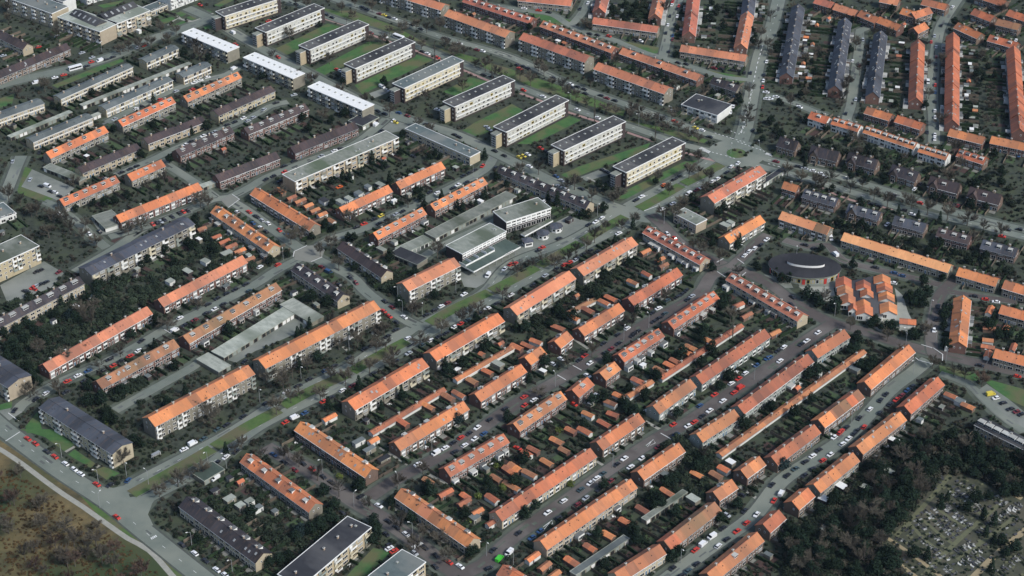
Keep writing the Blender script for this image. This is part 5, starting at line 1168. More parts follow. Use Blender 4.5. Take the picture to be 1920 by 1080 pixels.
TREES = '''
A1 130,690b 330,640b 900,370b 960,340b 1040,330b 1130,310b 1200,210b 1320,230b 1250,290b 200,330b 420,250b 1120,730c 690,690e 840,660e 390,790e 440,800e 1320,980c 1400,970c 1150,930e 1500,810e 1830,640c 1510,950e 880,960e 50,60b 60,140b 1450,340b 1490,400b 1560,430e 1380,390e 620,170b 20,300e 120,330e
A2 680,180p 1340,410p 1770,530p 1100,200b 1200,190b 1280,210b 1380,190b 1480,390b 1560,390b 950,290b 1800,540b 1850,570b 740,20b 870,50b 250,260b 550,440b 500,860b 650,850e 700,830e 560,900e 350,880e 390,960e 960,610e 600,610e 40,570e 70,550e 1270,720b 1550,650b 1100,1000e 780,270b 850,290b 480,180e
A3 850,30e 900,100e 930,40e 1080,150e 840,160e 550,180b 580,200b 200,490b 240,530b 380,640b 420,700b 620,830p 1000,880b 1050,930p 1100,900b 1140,960b 900,810b 950,830b 1200,850b 130,200e 470,360c 560,330e 680,440e 780,460b 910,490c 960,540c 1120,540c 1160,590e 1230,640b 1500,690e 1570,690e 1440,690b 1700,720e 1740,750e 1800,230e 1810,300e 1650,110e 1590,190e 1480,120e 1540,60e 1860,980e 1880,1040e 1250,410e 1240,210e 590,620b 1780,680b 750,60e 1500,20e
A4 640,150e 620,370e 570,720b 540,770b 350,540e 330,640e 250,700e 60,360e 90,250e 330,460e 500,100e 930,50e 1080,280e 1500,240e 1190,790e 960,780e 960,560e 1300,560e 1650,500e 1620,580e 1700,560e 1570,550e 1700,790b 1500,870e 1880,920e 80,760e 20,900e 60,950e 340,890e 440,960e 100,1000e 1580,250c 400,900e 600,1040e 680,1040b 1900,120e 1400,160e
B1 60,380b 150,420b 270,490b 400,540b 480,560b 520,620b 620,670b 640,600b 720,720b 360,650b 230,500b 1050,90e 1390,170c 1270,110e 1190,310c 700,440e 780,430e 860,420e 950,380e 1110,320b 1060,900e 1110,860e 1300,880e 1410,730e 1440,760e 1590,770e 1610,800e 1250,760e 760,1040e 720,1050e 850,1010e 1460,560e 530,490e 550,280b
B2 650,220c 700,230c 790,200c 870,100c 400,340e 470,300e 560,280e 1000,250c 570,440e 1240,400e 1230,340e 1260,450e 1250,360e 1390,370c 1510,450c 1550,460c 1650,440c 1700,380c 1720,360c 730,700e 690,690e 740,920e 560,740b 1140,440b 1300,90e 1380,90e 1340,70e 1250,50b 1080,60e 1720,90c 1820,240e 1880,300e 520,600e 590,650e 420,690e 100,830e 230,820e 1190,960e 1000,840e 1360,800b 960,150e
B3 470,290b 650,300e 700,330e 800,380b 760,400b 890,590c 920,570b 270,390c 340,410c 530,520e 570,520e 690,470e 1400,100b 1350,400e 1270,470b 1480,240b 1550,480e 1590,470e 1720,500e 1490,680e 1690,740c 1740,740c 1500,740e 700,970e 690,950e 40,940b 150,890b 230,860b 320,880b 420,850b 560,750b 820,600b 870,880e 1100,860c 1500,920e 1840,920e 1700,960b 60,200b 100,420e 1130,520b 1060,300e 1360,760b 770,720c
B4 300,120c 280,140c 570,180e 700,230e 740,260e 620,240e 880,270e 860,250e 1250,390e 1290,410e 1500,440c 1560,430e 1610,450e 390,330b 400,280b 1290,550c 1130,520c 980,490c 690,440e 550,600e 600,610e 700,600e 740,630e 1080,730e 1240,750e 1290,730e 1200,800e 1400,810e 1550,830e 1620,850e 1500,860e 1650,810e 1550,700b 650,870e 100,1000e 160,1000e 60,960e 400,780e 1310,1000e 1170,1020e 1350,240b 1450,150b 1650,250e 1750,200e 1700,60e 1560,290e 1750,280e 800,60e 750,30e 700,50e 1400,30b 250,60e 480,330e
C1 460,100c 540,70c 520,200l 570,210e 410,200e 120,300e 200,250e 240,300e 300,340e 340,390e 180,370e 100,420e 60,440e 280,440b 600,170b 700,120b 730,50e 640,60e 680,240b 140,480e 60,500e 200,590e 240,650e 290,690e 150,720b 220,760b 440,750b 1180,240e 980,340e 740,740e 760,800e 900,760e 930,770e 1310,580e 1160,420c 800,920e 850,980e 760,830e 660,830e 1390,760c 1260,860e 800,970e 1540,900b 1580,970b 1640,920b 1720,300e 30,330e 800,1000y
C2 400,260c 340,310c 310,330c 320,560c 270,620b 380,570b 460,510e 620,420b 760,400b 740,350b 960,300b 920,320b 1200,150b 1170,170b 1080,110e 1340,40e 600,80b 660,60b 420,60e 380,80e 530,90e 1030,490b 850,580b 670,680b 480,790b 1230,390b 1390,290b 1540,220b 1670,150b 1850,40b 100,650b 150,890b 260,820b 770,710c 540,860c 940,870c 1090,780c 1100,800e 1360,560c 1440,600e 1550,560e 1650,230c 1720,430e 1520,980l 1890,960e 740,570b 970,420b 560,250b 200,710b
C3 920,150c 390,200e 350,160e 280,260e 210,530e 130,660c 720,520e 1090,660e 1070,640e 1660,290p 1640,200b 1430,370e 1440,310e 1600,80e 1580,120e 830,840e 860,900e 920,920e 850,870e 880,750e 1000,800e 1240,930e 1560,730e 540,1020e 640,50e 1350,480e 1500,450e 1740,1010e 100,290e 30,280c 680,810e 600,840e 350,1060y 1420,540e 460,200e 1630,650e
C4 540,110e 510,150e 560,140e 330,90e 380,100e 260,60e 1130,60e 1190,40e 1100,100e 1170,110e 1060,60e 800,250e 760,270e 880,280e 930,310e 1110,350e 1080,380e 1130,340e 1380,430e 1350,420e 1340,150e 1320,200e 1320,280e 670,370e 620,460e 660,440e 760,570e 790,540e 1690,220c 1660,270e 1730,340e 1800,330e 1540,700q 430,60b 300,640e 360,610e 200,930e 120,860y 30,880e 1880,380e 330,830e 690,570e
D1 920,190b 320,530b 550,800b 640,900b 1190,440b 1330,350b 1690,120c 1810,90b 1520,270b 1880,580e 1490,790e 1050,80e 1000,60e 100,500b 380,760b 480,700b 850,980b 760,930b 250,860b 60,720b 500,960b 150,300b
D2 640,560e 510,440e 210,170b 240,150b 880,660e 900,700e 890,760e 870,800e 330,740l 300,770e 400,730e 100,980e 180,950e 240,930e 480,690e 560,640e 1310,430e 1280,400e 1130,640e 1010,520e 1250,750b 1380,800b 1660,470y 1610,650y 1850,400y 1810,250y 1770,430e 1560,600e 1740,360e 620,320y 750,400e 830,410e 70,230e 1600,900e 1640,880e
D3 450,380y 170,590e 210,560e 150,580e 690,390e 1090,490e 1050,470e 1110,520e 1060,540e 920,750e 900,720e 940,800e 1260,560y 1230,600e 1430,220e 1400,180e 1380,260e 1440,170b 1200,350e 1150,370e 1690,540e 1560,640e 1280,880e 1200,920e 700,980e 1230,320e 640,760e 90,190e 20,350e
D4 120,240l 830,250y 870,250e 150,720e 130,800e 200,760e 240,830y 300,740e 1200,900c 1300,510c 1350,470c 1500,560e 1560,480e 1620,600c 1700,650c 1660,480e 1640,730c 1700,790c 1760,800e 1850,850e 1780,900e 1680,1000c 1100,900e 980,930b 870,470e 720,510e 1000,480e 760,240e 960,180e 1080,230e 1240,260e 1180,170b 1100,300b 1010,330b 840,560b 700,640b 930,590b 640,700b 1500,180e 1580,230e 1640,280e 1720,200e 1800,260e 1870,330e 1600,120e 1700,110b 1400,230e 1550,300e 1850,420e 1780,440e 760,760e 500,800e 480,900e 560,950e 620,840b 400,870b 340,960b 460,1010e 700,900e 820,960e 330,1040e 240,1000b 660,1010e
'''

PLANTED = []
def plant(k, x, y, sca): PLANTED.append((k, x, y, sca))
def plant_now(k, x, y, sca):
    ms, nm, noun, cat, grp = PROTO[k]; me = ms[rnd.randrange(len(ms))]
    o = bpy.data.objects.new(nm, None); COL.objects.link(o); o.location = (x, y, 0); o.rotation_euler = (0, 0, rnd.uniform(0, 6.28)); o.scale = (sca * rnd.uniform(.9, 1.15), sca * rnd.uniform(.9, 1.15), sca * rnd.uniform(.88, 1.12))
    link('trunk', me[0], o); link('crown', me[1], o); tag(o, None, cat, grp)
    later(o, noun, 'beside ' + near_phrase(x, y)); return o
TREES += '''
A2 300,10b 380,30b 640,60b 720,110b 1000,230b 1160,300b 1240,330b 1650,470b 1720,490b 1420,330b 1500,350b 60,300b 120,420b 300,560b 420,590b 620,670b 820,740b 1000,830b 1220,920b 1300,960b
A3 60,560b 140,600b 300,620b 480,720b 560,770b 700,810b 780,830b 880,860b 1250,950b 1330,1000b 1400,1040b 1850,330b 1870,250b 1760,900b 1780,820b 1150,60b 1270,200b 1290,330b
A4 0,330b 20,120b 660,330b 690,520b 600,620b 1310,450b 1200,480b 1290,900b 1210,700b 170,760b
B1 960,640b 1060,600b 1500,420b 1560,440b 1230,260b 1400,360b 190,740b
B2 180,350b 330,660b 480,800b 620,900b 260,700b 1000,590b 700,540b
B3 200,180b 420,300b 600,390b 1100,250b 1180,340b 1330,210b 1400,200b 1450,330b 1280,440b 700,620b 620,690b 480,790b 1230,530b 1420,780b 1560,850b
B4 150,190b 360,270b 620,320b 800,370b 900,420b 1080,440b 1200,480b 1350,520b 1500,560b 1620,610b 1750,650b 250,240b 470,240b 710,300b 1040,410b
C1 470,520b 640,440b 740,570b 900,470b 1250,260b 1480,120b
C2 330,790b 560,640b 900,440b 1600,180b 1000,560b
C3 600,470b 900,250b 1150,60b 200,780b 420,560b
C4 620,270b 900,350b 1010,470b 1180,330b 1240,560b 1400,610b 1480,640b
D1 1420,310b 1760,120b
D2 40,170b 320,210b 460,310b 620,430b 840,540b 1080,690b 1180,830b 1420,930b 1250,270b 1060,370b
'''
for ln in [q for q in TREES.strip().splitlines() if q.strip()]:
    c_, *ts = ln.split()
    for t in ts:
        k = t[-1]; x, y = [float(v) for v in t[:-1].split(',')]
        s_ = rnd.uniform(.8, 1.15) * (1.0 if k in 'pyc' else .95)
        if k == 'y': s_ = rnd.uniform(1.2, 1.9)
        if k == 'e' and c_[0] in 'AB': s_ *= .85
        q = P(*cpx(c_, x, y), TALL[k] * .5 * s_)
        if blocked(q.x, q.y) and k != 'b':
            for _ in range(12):
                a = rnd.uniform(0, 6.28); r = rnd.uniform(1, 5)
                if not blocked(q.x + r * math.cos(a), q.y + r * math.sin(a)): q.x += r * math.cos(a); q.y += r * math.sin(a); break
        plant(k, q.x, q.y, s_)
# ---------------------------------------------------------------- sheds
SHEDS = '''
B1 1510,630o 1620,690o 1680,725o 1730,760o 1795,795o 1860,860o 1700,810g 1405,945g 1540,870g 1275,1020g
B2 185,345o 265,395o 330,420o 390,455o 440,490o 495,520o 565,570o 635,425g 695,400g 770,360g 840,310g 930,295g 510,415k 940,780g
B3 1000,800o 1135,905o 905,1030o 1010,970o 1110,860o 430,555k 1600,600g 1640,580g
C2 550,965o 1440,810o 1520,790o 1290,880o 1100,1000o 1620,690o 1735,620o 1815,560g
C3 345,290o 690,100o 740,70o 470,220o 570,160o 180,395o 115,425o 35,435o 1340,440o 1300,470o 1180,570o 1110,610o 1220,540o 945,690o 800,800o 740,855o 570,940o 690,1010o 755,940o 440,1060o 545,1065o 1700,120o 1760,200o 1480,390o
C4 50,330o 1650,385o 1650,435o 1650,490o 1665,160o 1785,300o 1840,440o 1370,800o 1500,880o 1440,840g 650,600g 1660,295o
D1 1610,430k 1720,490g 1800,540g 1870,510g 1930,560g
D2 880,55o 770,60g 850,120g 960,190k 1290,360o 1420,450o 1570,475o 1560,520o 1770,490o 1660,590o 1770,670o 1640,630g 1800,340o 1900,280o 1905,390o
D3 335,60o 160,125o 110,155o 390,130o 260,220o 130,305o 980,575o 850,665o 720,765o 585,860o 450,965o 155,930o 245,1000o 320,1060o 20,255o 1590,270o 1530,315o 1165,445o 1385,310o 1640,215w 20,410o 1360,490g 1150,310g
D4 900,280g 740,410g 540,390w 420,490w 430,720g 940,50w
'''
def shed_me(k, L_, W_):
    b = MB(); q = MB()
    if k == 'o':
        b.prism([(-W_ / 2, 0), (W_ / 2, 0), (W_ / 2, 2.1), (0, 2.9), (-W_ / 2, 2.1)], -L_ / 2, L_ / 2)
        h = W_ / 2 + .25; q.prism([(-h, 2.0), (0, 2.92), (h, 2.0), (h, 2.18), (0, 3.1), (-h, 2.18)], -L_ / 2 - .2, L_ / 2 + .2); return b.mesh('wall', [rnd.choice(('brick', 'redbrick', 'render'))]), q.mesh('roof', [rnd.choice(('orange', 'brown', 'weather', 'brown', 'bright'))])
    b.box(-L_ / 2, -W_ / 2, 0, L_ / 2, W_ / 2, 2.25); q.box(-L_ / 2 - .15, -W_ / 2 - .15, 2.25, L_ / 2 + .15, W_ / 2 + .15, 2.42, 0, 1)
    return b.mesh('wall', [rnd.choice(('grey', 'render', 'darkbrick'))]), q.mesh('roof', ['white' if k == 'w' else 'palegrey', {'g': rnd.choice(('greygreen', 'palegrey', 'steel')), 'k': 'black', 'w': 'white'}[k]])
nshed = 0
def shed(k, x, y, ang, L_, W_, where=None):
    global nshed
    a, r = shed_me(k, L_, W_)
    o = bpy.data.objects.new('garden_shed', None); COL.objects.link(o); o.location = (x, y, 0); o.rotation_euler = (0, 0, ang); link('wall', a, o); link('roof', r, o)
    link('door', door_me('doorg'), o, (rnd.uniform(-.3, .3) * L_, -W_ / 2 - .03, 0), 0, (.9, 1, .85))
    tag(o, None, 'shed', 'garden sheds'); later(o, {'o': 'orange roofed shed', 'g': 'grey roofed shed', 'k': 'black shed', 'w': 'white shed'}[k], 'behind ' + near_phrase(x, y)); nshed += 1
    ca, sa = math.cos(ang), math.sin(ang); occ_poly([(x + u * ca - v * sa, y + u * sa + v * ca) for u, v in ((-L_ / 2 - .5, -W_ / 2 - .5), (L_ / 2 + .5, -W_ / 2 - .5), (L_ / 2 + .5, W_ / 2 + .5), (-L_ / 2 - .5, W_ / 2 + .5))])
def bld_angle(x, y):
    g = min(GARDENS, key=lambda g: (g[0].x + g[1].x * g[3] / 2 - x) ** 2 + (g[0].y + g[1].y * g[3] / 2 - y) ** 2); return math.atan2(g[1].y, g[1].x)
for ln in SHEDS.strip().splitlines():
    c_, *ts = ln.split()
    for t in ts:
        k = t[-1]; x, y = [float(v) for v in t[:-1].split(',')]; q = P(*cpx(c_, x, y), 2.6)
        L_, W_ = (rnd.uniform(5, 7.5), rnd.uniform(2.6, 3.2)) if k == 'o' else (rnd.uniform(3.5, 6), rnd.uniform(2.6, 4))
        shed(k, q.x, q.y, bld_angle(q.x, q.y) + math.pi / 2 + rnd.gauss(0, .03), L_, W_)
# ---------------------------------------------------------------- back gardens: plots, hedges, fences, small sheds
SEATS = []; hedges = []; plots = MB(); grassp = MB(); patios = MB(); nsh2 = 0
inview = lambda x, y, m=30: -m < PX((x, y, 0))[0] < 1920 + m and -m < PX((x, y, 0))[1] < 1080 + m
for (org, dx, n, L, d, u, ph, kind) in GARDENS:
    nu = max(1, round(L / u)); uu = L / nu
    for side, depth in ((-1, 13), (1, 13)):
        base = 0 if side < 0 else d
        for i in range(nu + 1):
            lx = i * uu; reach = 1.2
            while reach < depth:
                y_ = base + side * reach; x, y = org.x + dx.x * lx + n.x * y_, org.y + dx.y * lx + n.y * y_
                if blocked(x, y) or blocked(x, y, opened): break
                reach += .5
            reach -= .4
            if reach < 3: continue
            a = base + side * .5; c_ = base + side * reach
            pa = (org.x + dx.x * lx + n.x * a, org.y + dx.y * lx + n.y * a); pc = (org.x + dx.x * lx + n.x * c_, org.y + dx.y * lx + n.y * c_)
            mid = ((pa[0] + pc[0]) / 2, (pa[1] + pc[1]) / 2)
            if not inview(*mid): continue
            if rnd.random() < .8: hedges.append((PX((*mid, 0))[1], pa, pc, ph, rnd.random()))
            if i < nu:
                def quad(l0, l1, r0, r1): return [(org.x + dx.x * l + n.x * (base + side * r), org.y + dx.y * l + n.y * (base + side * r)) for l, r in ((l0, r0), (l1, r0), (l1, r1), (l0, r1))]
                r_ = rnd.random()
                if rnd.random() < .12: SEATS.append((org.x + dx.x * (lx + u * .5) + n.x * (base + side * 2.4), org.y + dx.y * (lx + u * .5) + n.y * (base + side * 2.4), ph))
                if rnd.random() < .72: patios.face([(*q, .012 + .0003 * i) for q in quad(lx + .5, lx + uu - rnd.uniform(.4, 2), .3, min(reach * .5, rnd.uniform(1.6, 3.4)))])
                if r_ < .62 and reach > 5: (grassp if rnd.random() < .6 else plots).face([(*q, .008) for q in quad(lx + .6, lx + uu - .6, 2.5, reach * rnd.uniform(.6, .95))])
                if (side < 0 or kind == 'rr') and reach > 7 and rnd.random() < (.75 if kind == 'rr' else .17) and nsh2 < 150:
                    rr = reach - rnd.uniform(1.6, max(2, reach - 3.5)); l = lx + uu * .5; x, y = org.x + dx.x * l - n.x * rr, org.y + dx.y * l - n.y * rr
                    if not any(blocked(x + ex, y + ey) for ex, ey in ((0, 0), (2, 0), (-2, 0), (0, 2), (0, -2))):
                        shed(rnd.choice('gggkwo'), x, y, math.atan2(dx.y, dx.x) + (math.pi / 2 if rnd.random() < .5 else 0), rnd.uniform(2.4, 3.6), rnd.uniform(1.9, 2.6)); nsh2 += 1
def flat(nm, b, m):
    for i, f in enumerate(b.f):
        v = [Vector(b.v[k]) for k in f]
        if (v[1] - v[0]).cross(v[2] - v[0]).z < 0: b.f[i] = tuple(reversed(f))
    tag(link(nm, b.mesh(nm, [m])), kind='structure')
flat('patio_paving', patios, 'patio'); flat('garden_lawn', grassp, 'plot'); flat('garden_bed_soil', plots, 'bed')
hedges.sort(key=lambda h: -h[0])
M['fence'] = mat('fence_board', (.15, .12, .09), (.08, .065, .05), 1, .9, rand=.7)
def hedge_mesh(pa, pc, w_, h, b, m):
    v = Vector((pc[0] - pa[0], pc[1] - pa[1])); L = v.length; v /= L; nn = Vector((-v.y, v.x)); k = max(2, int(L / 1.2)); sec = []
    for i in range(k + 1):
        t = i / k; c = (pa[0] + v.x * L * t, pa[1] + v.y * L * t); ww = w_ / 2 * (rnd.uniform(.75, 1.25) if m == 0 else 1); hh = h * (rnd.uniform(.82, 1.15) if m == 0 else 1); b0 = len(b.v)
        b.v += [(c[0] + nn.x * ww, c[1] + nn.y * ww, 0), (c[0] + nn.x * ww * .85, c[1] + nn.y * ww * .85, hh), (c[0] - nn.x * ww * .85, c[1] - nn.y * ww * .85, hh), (c[0] - nn.x * ww, c[1] - nn.y * ww, 0)]; sec.append(b0)
    for a, c in zip(sec, sec[1:]):
        for j in range(3): b.f.append((a + j, a + j + 1, c + j + 1, c + j)); b.m.append(m)
    for a in (sec[0],): b.f.append((a + 3, a + 2, a + 1, a)); b.m.append(m)
    a = sec[-1]; b.f.append((a, a + 1, a + 2, a + 3)); b.m.append(m)
stuffh = MB(); nh = {0: 0, 1: 0}
for (_, pa, pc, ph, r) in hedges:
    m = 0 if r < .62 else 1; w_, h = (rnd.uniform(.6, 1.0), rnd.uniform(1.1, 1.9)) if m == 0 else (.1, 1.75)
    if nh[m] < 250:
        b = MB(); q0 = ((pa[0] + pc[0]) / 2, (pa[1] + pc[1]) / 2); hedge_mesh((pa[0] - q0[0], pa[1] - q0[1]), (pc[0] - q0[0], pc[1] - q0[1]), w_, h, b, m); b.m = [0] * len(b.f)
        o = link('hedge' if m == 0 else 'fence', b.mesh('hedge' if m == 0 else 'fence', ['hedge' if m == 0 else 'fence']), None, (*q0, 0)); nh[m] += 1
        noun = ('clipped hedge' if m == 0 else 'board fence') + ' between the gardens of '
        tag(o, noun + ph, 'hedge' if m == 0 else 'fence', noun + ph)
    else: hedge_mesh(pa, pc, w_, h, stuffh, m)
tag(link('hedges', stuffh.mesh('hedges', ['hedge', 'fence'])), 'low hedges and fences of the far gardens', 'hedges', None, 'stuff')
# loose shrubbery filling the gardens (nobody could count it) and the woods by the cemetery
def scatter(nm, label, n, region, gens, m, z0, smin, smax, arr):
    me = [g[1] for g in gens]; V_ = []; F_ = []; off = 0; cnt = 0
    base = [(np.array(q.v), np.array([f for f in q.f if len(f) == 4])) for q in me]
    while cnt < n:
        x, y = region()
        if arr and any(blocked(x + ex, y + ey, a_) for a_ in arr for ex, ey in ((0, 0), (.9, 0), (-.9, 0), (0, .9), (0, -.9))): cnt += .2; continue
        v, f = base[rnd.randrange(len(base))]; s_ = rnd.uniform(smin, smax); a = rnd.uniform(0, 6.28); ca, sa = math.cos(a), math.sin(a)
        w_ = np.empty_like(v); w_[:, 0] = (v[:, 0] * ca - v[:, 1] * sa) * s_ + x; w_[:, 1] = (v[:, 0] * sa + v[:, 1] * ca) * s_ + y; w_[:, 2] = v[:, 2] * s_ * rnd.uniform(.8, 1.2) + z0
        V_.append(w_); F_.append(f + off); off += len(v); cnt += 1
    V_ = np.concatenate(V_); F_ = np.concatenate(F_)
    o_ = bpy.data.meshes.new(nm); o_.vertices.add(len(V_)); o_.vertices.foreach_set('co', V_.ravel()); o_.loops.add(F_.size); o_.loops.foreach_set('vertex_index', F_.ravel().astype(np.int32))
    o_.polygons.add(len(F_)); o_.polygons.foreach_set('loop_start', np.arange(0, F_.size, 4, dtype=np.int32)); o_.update(calc_edges=True); o_.materials.append(M[m])
    tag(link(nm, o_), label, 'undergrowth', None, 'stuff')
def anywhere():
    q = P(rnd.uniform(-20, 1940), -15 + 1130 * rnd.random() ** .9); return q.x, q.y
def in_px(pts):
    xs = [p[0] for p in pts]; ys = [p[1] for p in pts]
    def f():
        while True:
            x, y = rnd.uniform(min(xs), max(xs)), rnd.uniform(min(ys), max(ys)); ins = False
            for i in range(len(pts)):
                (x1, y1), (x2, y2) = pts[i], pts[(i + 1) % len(pts)]
                if (y < y1) != (y < y2) and x < (x2 - x1) * (y - y1) / (y2 - y1) + x1: ins = not ins
            if ins: q = P(x, y); return q.x, q.y
    return f
scatter('garden_shrubs', 'dark garden shrubs filling the plots between terraces', 12000, anywhere, BU, 'shrub', 0, .3, 1.15, (occ, opened))
scatter('garden_thickets', 'brown winter thickets in gardens and verges', 10000, anywhere, BU, 'brush', 0, .3, 1.15, (occ, opened))
DENSE = [[(10, 560), (160, 540), (330, 500), (390, 470), (300, 560), (90, 680), (30, 700)], [(1440, 240), (1520, 260), (1900, 350), (1920, 400), (1700, 330), (1460, 290)], [(1500, 400), (1900, 500), (1900, 520), (1560, 440)],
  [(1110, 5), (1240, 5), (1215, 45), (1120, 40)], [(1300, 20), (1390, 20), (1380, 90), (1300, 80)], [(1480, 100), (1560, 100), (1550, 190), (1460, 190)], [(1830, 80), (1890, 100), (1900, 230), (1830, 230)], [(1000, 600), (1090, 520), (1180, 470), (1190, 500), (1090, 580), (1010, 640)],
  [(1240, 820), (1340, 830), (1330, 950), (1250, 920)], [(330, 950), (460, 880), (590, 960), (640, 1000), (560, 1060)], [(190, 720), (270, 700), (270, 760), (220, 760)], [(640, 470), (760, 520), (760, 560), (700, 540)], [(370, 420), (480, 500), (380, 520), (370, 470)]]
for i, pg in enumerate(DENSE): scatter('dense_greenery', 'dense dark greenery between the houses', (20 if i in (4, 5, 6) else 90) if i else 380, in_px(pg), BU, 'shrub', 0, 1.0, 2.3, (occ,))
WOOD = [(1475, 1015), (1560, 950), (1665, 850), (1750, 825), (1865, 830), (1940, 880), (1940, 935), (1900, 930), (1815, 890), (1770, 888), (1650, 1020), (1700, 1095), (1470, 1095)]
scatter('woodland_undergrowth', 'dark tangled undergrowth of the cemetery wood', 900, in_px(WOOD), BU, 'shrub', 0, 1.0, 2.6, (occ,))
scatter('woodland_brushwood', 'brown brushwood of the cemetery wood', 700, in_px(WOOD), BU, 'brush', 0, 1.0, 2.4, (occ,))
HEATH = [(-30, 850), (60, 905), (180, 985), (270, 1050), (320, 1100), (-30, 1100)]
scatter('heath_scrub', 'low brown scrub across the heath', 1300, in_px(HEATH), BU, 'heather', -.25, .25, .75, ())
for _ in range(22):
    x, y = in_px(HEATH)(); plant(rnd.choice('bbq'), x, y, rnd.uniform(.5, 1.1))
UR = [(1440, 20), (1900, 20), (1920, 330), (1440, 280)]
for _ in range(75):
    x, y = in_px(UR)()
    if not blocked(x, y): plant(rnd.choice('bbbc'), x, y, rnd.uniform(.5, .85))
for _ in range(110):
    x, y = in_px(WOOD)()
    if not blocked(x, y): plant(rnd.choice('eeeebe'), x, y, rnd.uniform(.8, 1.25))
PLANTED.sort(key=lambda t: t[2]); npl = {}; far = {'e': MB(), 'b': MB()}
for k, x, y, sca in PLANTED:
    g = 'e' if k in 'el' else ('b' if k in 'bq' else k); npl[g] = npl.get(g, 0) + 1
    if npl[g] <= 300: plant_now(k, x, y, sca)
    else:
        fb = far['b' if g == 'b' else 'e']; a = rnd.uniform(0, 6.28); ca, sa = math.cos(a), math.sin(a); tr, cr = PROTO[k][0][rnd.randrange(2)]
        for q, mi in ((cr, 0), (tr, 1)):
            b0 = len(fb.v); fb.v += [(x + (v.co.x * ca - v.co.y * sa) * sca, y + (v.co.x * sa + v.co.y * ca) * sca, v.co.z * sca) for v in q.vertices]; fb.f += [tuple(b0 + j for j in p_.vertices) for p_ in q.polygons]; fb.m += [mi] * len(q.polygons)
if far['e'].v: tag(link('evergreen_trees', far['e'].mesh('evergreen_trees', ['ever', 'bark'])), 'dark evergreens in the farthest gardens', 'trees', None, 'stuff')
if far['b'].v: tag(link('bare_trees', far['b'].mesh('bare_trees', ['twig', 'bark'])), 'leafless trees along the farthest streets', 'trees', None, 'stuff')
q = MB(); q.vprism([(.55 * math.cos(i * .785), .55 * math.sin(i * .785)) for i in range(8)], .68, .74); q.tube((0, 0, 0), (0, 0, .68), .06, .06, 5)
TT = q.mesh('tabletop', ['white']); q = MB(); q.box(-.24, -.24, .38, .24, .24, .44); q.box(-.24, .2, .44, .24, .25, .9); q.tube((-.2, -.2, 0), (-.2, -.2, .38), .03, .03, 4); q.tube((.2, .2, 0), (.2, .2, .38), .03, .03, 4); CH = q.mesh('chair', ['white'])
for x, y, ph in SEATS[:92]:
    o = link('garden_table', TT, None, (x, y, .02), rnd.uniform(0, 6)); lab = 'white garden table on the patios of ' + ph; tag(o, lab, 'garden table', lab)
    for i in range(rnd.randrange(2, 5)):
        a = i * 1.6 + rnd.uniform(-.3, .3); ch = link('garden_chair', CH, None, (x + math.cos(a) * 1.0, y + math.sin(a) * 1.0, .02), a - math.pi / 2 + math.pi); lab = 'white garden chair on the patios of ' + ph; tag(ch, lab, 'garden chair', lab)
# ---------------------------------------------------------------- graves
M['stone'] = mat('grave_stone', (.22, .225, .20), (.22, .22, .215), .9, .8, rand=1.0); M['darkstone'] = mat('dark_grave_stone', (.06, .062, .066), (.04, .04, .044), .9, .4, rand=.8); M['whitestone'] = mat('white_grave_stone', (.5, .5, .47), (.32, .32, .3), .9, .6, rand=.4)
GR = []
for i, m in enumerate(('stone', 'stone', 'darkstone', 'whitestone')):
    b = MB(); b.box(-.5, -1, 0, .5, 1, .16 + .05 * i); 
    h = MB(); h.box(-.45, .85, .2, .45, 1.02, .75 + .15 * (i % 2)); GR.append((b.mesh('grave', [m]), h.mesh('headstone', [m])))
ng = 0
M['stone2'] = M['stone']
def graves(c_, x0, y0, x1, y1, n, rows, dxp, dyp):
    global ng
    n = int(n * 1.1)
    for r in range(rows):
        for i in range(n):
            if rnd.random() < .2 or ng >= 300: continue
            ng += 1
            t = (i + .5) / n; q = P(*cpx(c_, x0 + (x1 - x0) * t + dxp * r, y0 + (y1 - y0) * t + dyp * r)); q2 = P(*cpx(c_, x1, y1)); q1 = P(*cpx(c_, x0, y0))
            k = rnd.choice((0, 0, 1, 2, 2, 2, 0, 3)); a = math.atan2(q2.y - q1.y, q2.x - q1.x)
            o = link('grave', GR[k][0], None, (q.x + rnd.uniform(-.3, .3), q.y + rnd.uniform(-.3, .3), .02), a + rnd.gauss(0, .05), (rnd.uniform(.7, 1.05), rnd.uniform(.62, .92), 1))
            link('headstone', GR[k][1], o)
            nn = {0: 'grey stone grave', 1: 'tall grey grave', 2: 'dark polished grave', 3: 'white marble grave'}[k] + ' among the cemetery rows'
            tag(o, nn, 'grave', nn)
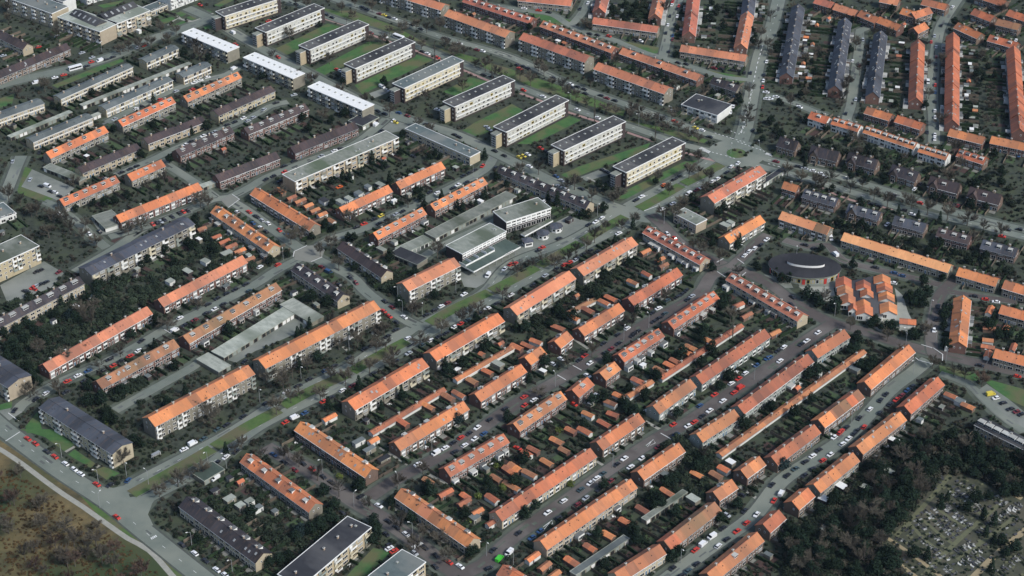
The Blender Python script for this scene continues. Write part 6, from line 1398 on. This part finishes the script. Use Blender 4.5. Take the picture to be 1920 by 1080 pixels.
for a in ((1150, 600, 1400, 800, 14, 1, 22, -14), (1170, 585, 1420, 785, 14, 1, 0, 0), (1220, 570, 1450, 750, 13, 1, 24, -14), (1290, 555, 1500, 720, 13, 2, 28, -18), (1090, 660, 1330, 860, 14, 1, 20, -14), (1010, 720, 1240, 880, 11, 1, 22, -16), (1640, 470, 1760, 560, 8, 2, 26, -16), (1770, 620, 1890, 530, 8, 2, 24, 18), (1430, 1000, 1580, 880, 9, 2, 24, 16), (1300, 1010, 1380, 1080, 5, 2, 26, -12),
          (1380, 440, 1580, 600, 12, 2, 30, -18), (1440, 380, 1640, 520, 10, 1, 0, 0), (1190, 430, 1320, 330, 9, 2, 14, 10), (1010, 630, 1150, 480, 8, 1, 0, 0), (1400, 900, 1530, 830, 7, 2, 24, 16), (1560, 760, 1720, 640, 9, 2, 20, 16), (1740, 640, 1870, 540, 8, 2, 22, 14),
          (1500, 1000, 1600, 930, 6, 2, 20, 14), (1720, 1060, 1900, 920, 8, 2, 20, 14), (1240, 900, 1330, 980, 6, 2, 26, -14), (1190, 960, 1270, 1040, 6, 1, 0, 0), (700, 1000, 830, 1070, 7, 2, 26, -14), (930, 790, 1080, 850, 7, 1, 0, 0)):
    graves('D4', *a)
cem = [(1660, 985), (1770, 895), (1815, 895), (1900, 940), (1935, 990), (1935, 1090), (1700, 1095)]
cf = in_px(cem); gs = MB()
lanes = np.zeros_like(occ)
for o_ in COL.objects:
    if o_.name.startswith('path') and o_.data.materials and o_.data.materials[0].name.startswith('ground_cemlane'):
        for p_ in o_.data.polygons: occ_poly([(o_.data.vertices[v_].co.x, o_.data.vertices[v_].co.y) for v_ in p_.vertices], lanes)
gq = Z('D4', '1150,600 1400,800'); ga = math.atan2(gq[1].y - gq[0].y, gq[1].x - gq[0].x); gx, gy = Vector((math.cos(ga), math.sin(ga))), Vector((-math.sin(ga), math.cos(ga))); g0 = gq[0]
def inpoly(x, y, pts):
    ins = False
    for i in range(len(pts)):
        (x1, y1), (x2, y2) = pts[i], pts[(i + 1) % len(pts)]
        if (y < y1) != (y < y2) and x < (x2 - x1) * (y - y1) / (y2 - y1) + x1: ins = not ins
    return ins
for i in range(-40, 60):
    for j in range(-30, 30):
        x, y = g0.x + gx.x * i * 1.9 + gy.x * j * 4.1 + rnd.gauss(0, .15), g0.y + gx.y * i * 1.9 + gy.y * j * 4.1 + rnd.gauss(0, .25)
        if rnd.random() < .52 or not inpoly(*PX((x, y, 0)), cem) or blocked(x, y, lanes): continue
        l_, w_ = rnd.uniform(.6, .95), rnd.uniform(.32, .5); a_ = ga + rnd.gauss(0, .06); ca, sa = math.cos(a_), math.sin(a_); h = rnd.uniform(.12, .75); m = rnd.choice((0, 1, 1, 1, 2, 2)); b0 = len(gs.v)
        gs.box(-w_, -l_, 0, w_, l_, h, m)
        for k_ in range(b0, len(gs.v)): vx, vy, vz = gs.v[k_]; gs.v[k_] = (x + vx * ca - vy * sa, y + vx * sa + vy * ca, vz)
tag(link('small_graves', gs.mesh('small_graves', ['stone', 'darkstone', 'cemlane'])), 'small weathered stones and kerbs scattered through the cemetery', 'graves', None, 'stuff')
scatter('cemetery_shrubs', 'low dark shrubs between the graves', 420, cf, BU, 'shrub', 0, .25, .8, ())
flush_labels()

# ---------------------------------------------------------------- aerial haze
b = MB(); b.box(-4300, -1800, -1, 4300, 6300, 620); hz = link('haze', b.mesh('haze', [])); tag(hz, kind='stuff')
hm = bpy.data.materials.new('haze_air'); hm.use_nodes = True; t = hm.node_tree; t.nodes.remove(t.nodes['Principled BSDF'])
pv_ = t.nodes.new('ShaderNodeVolumePrincipled'); pv_.inputs['Color'].default_value = (.55, .76, 1, 1); pv_.inputs['Density'].default_value = .000013; t.links.new(pv_.outputs[0], t.nodes['Material Output'].inputs['Volume'])
hz.data.materials.append(hm)
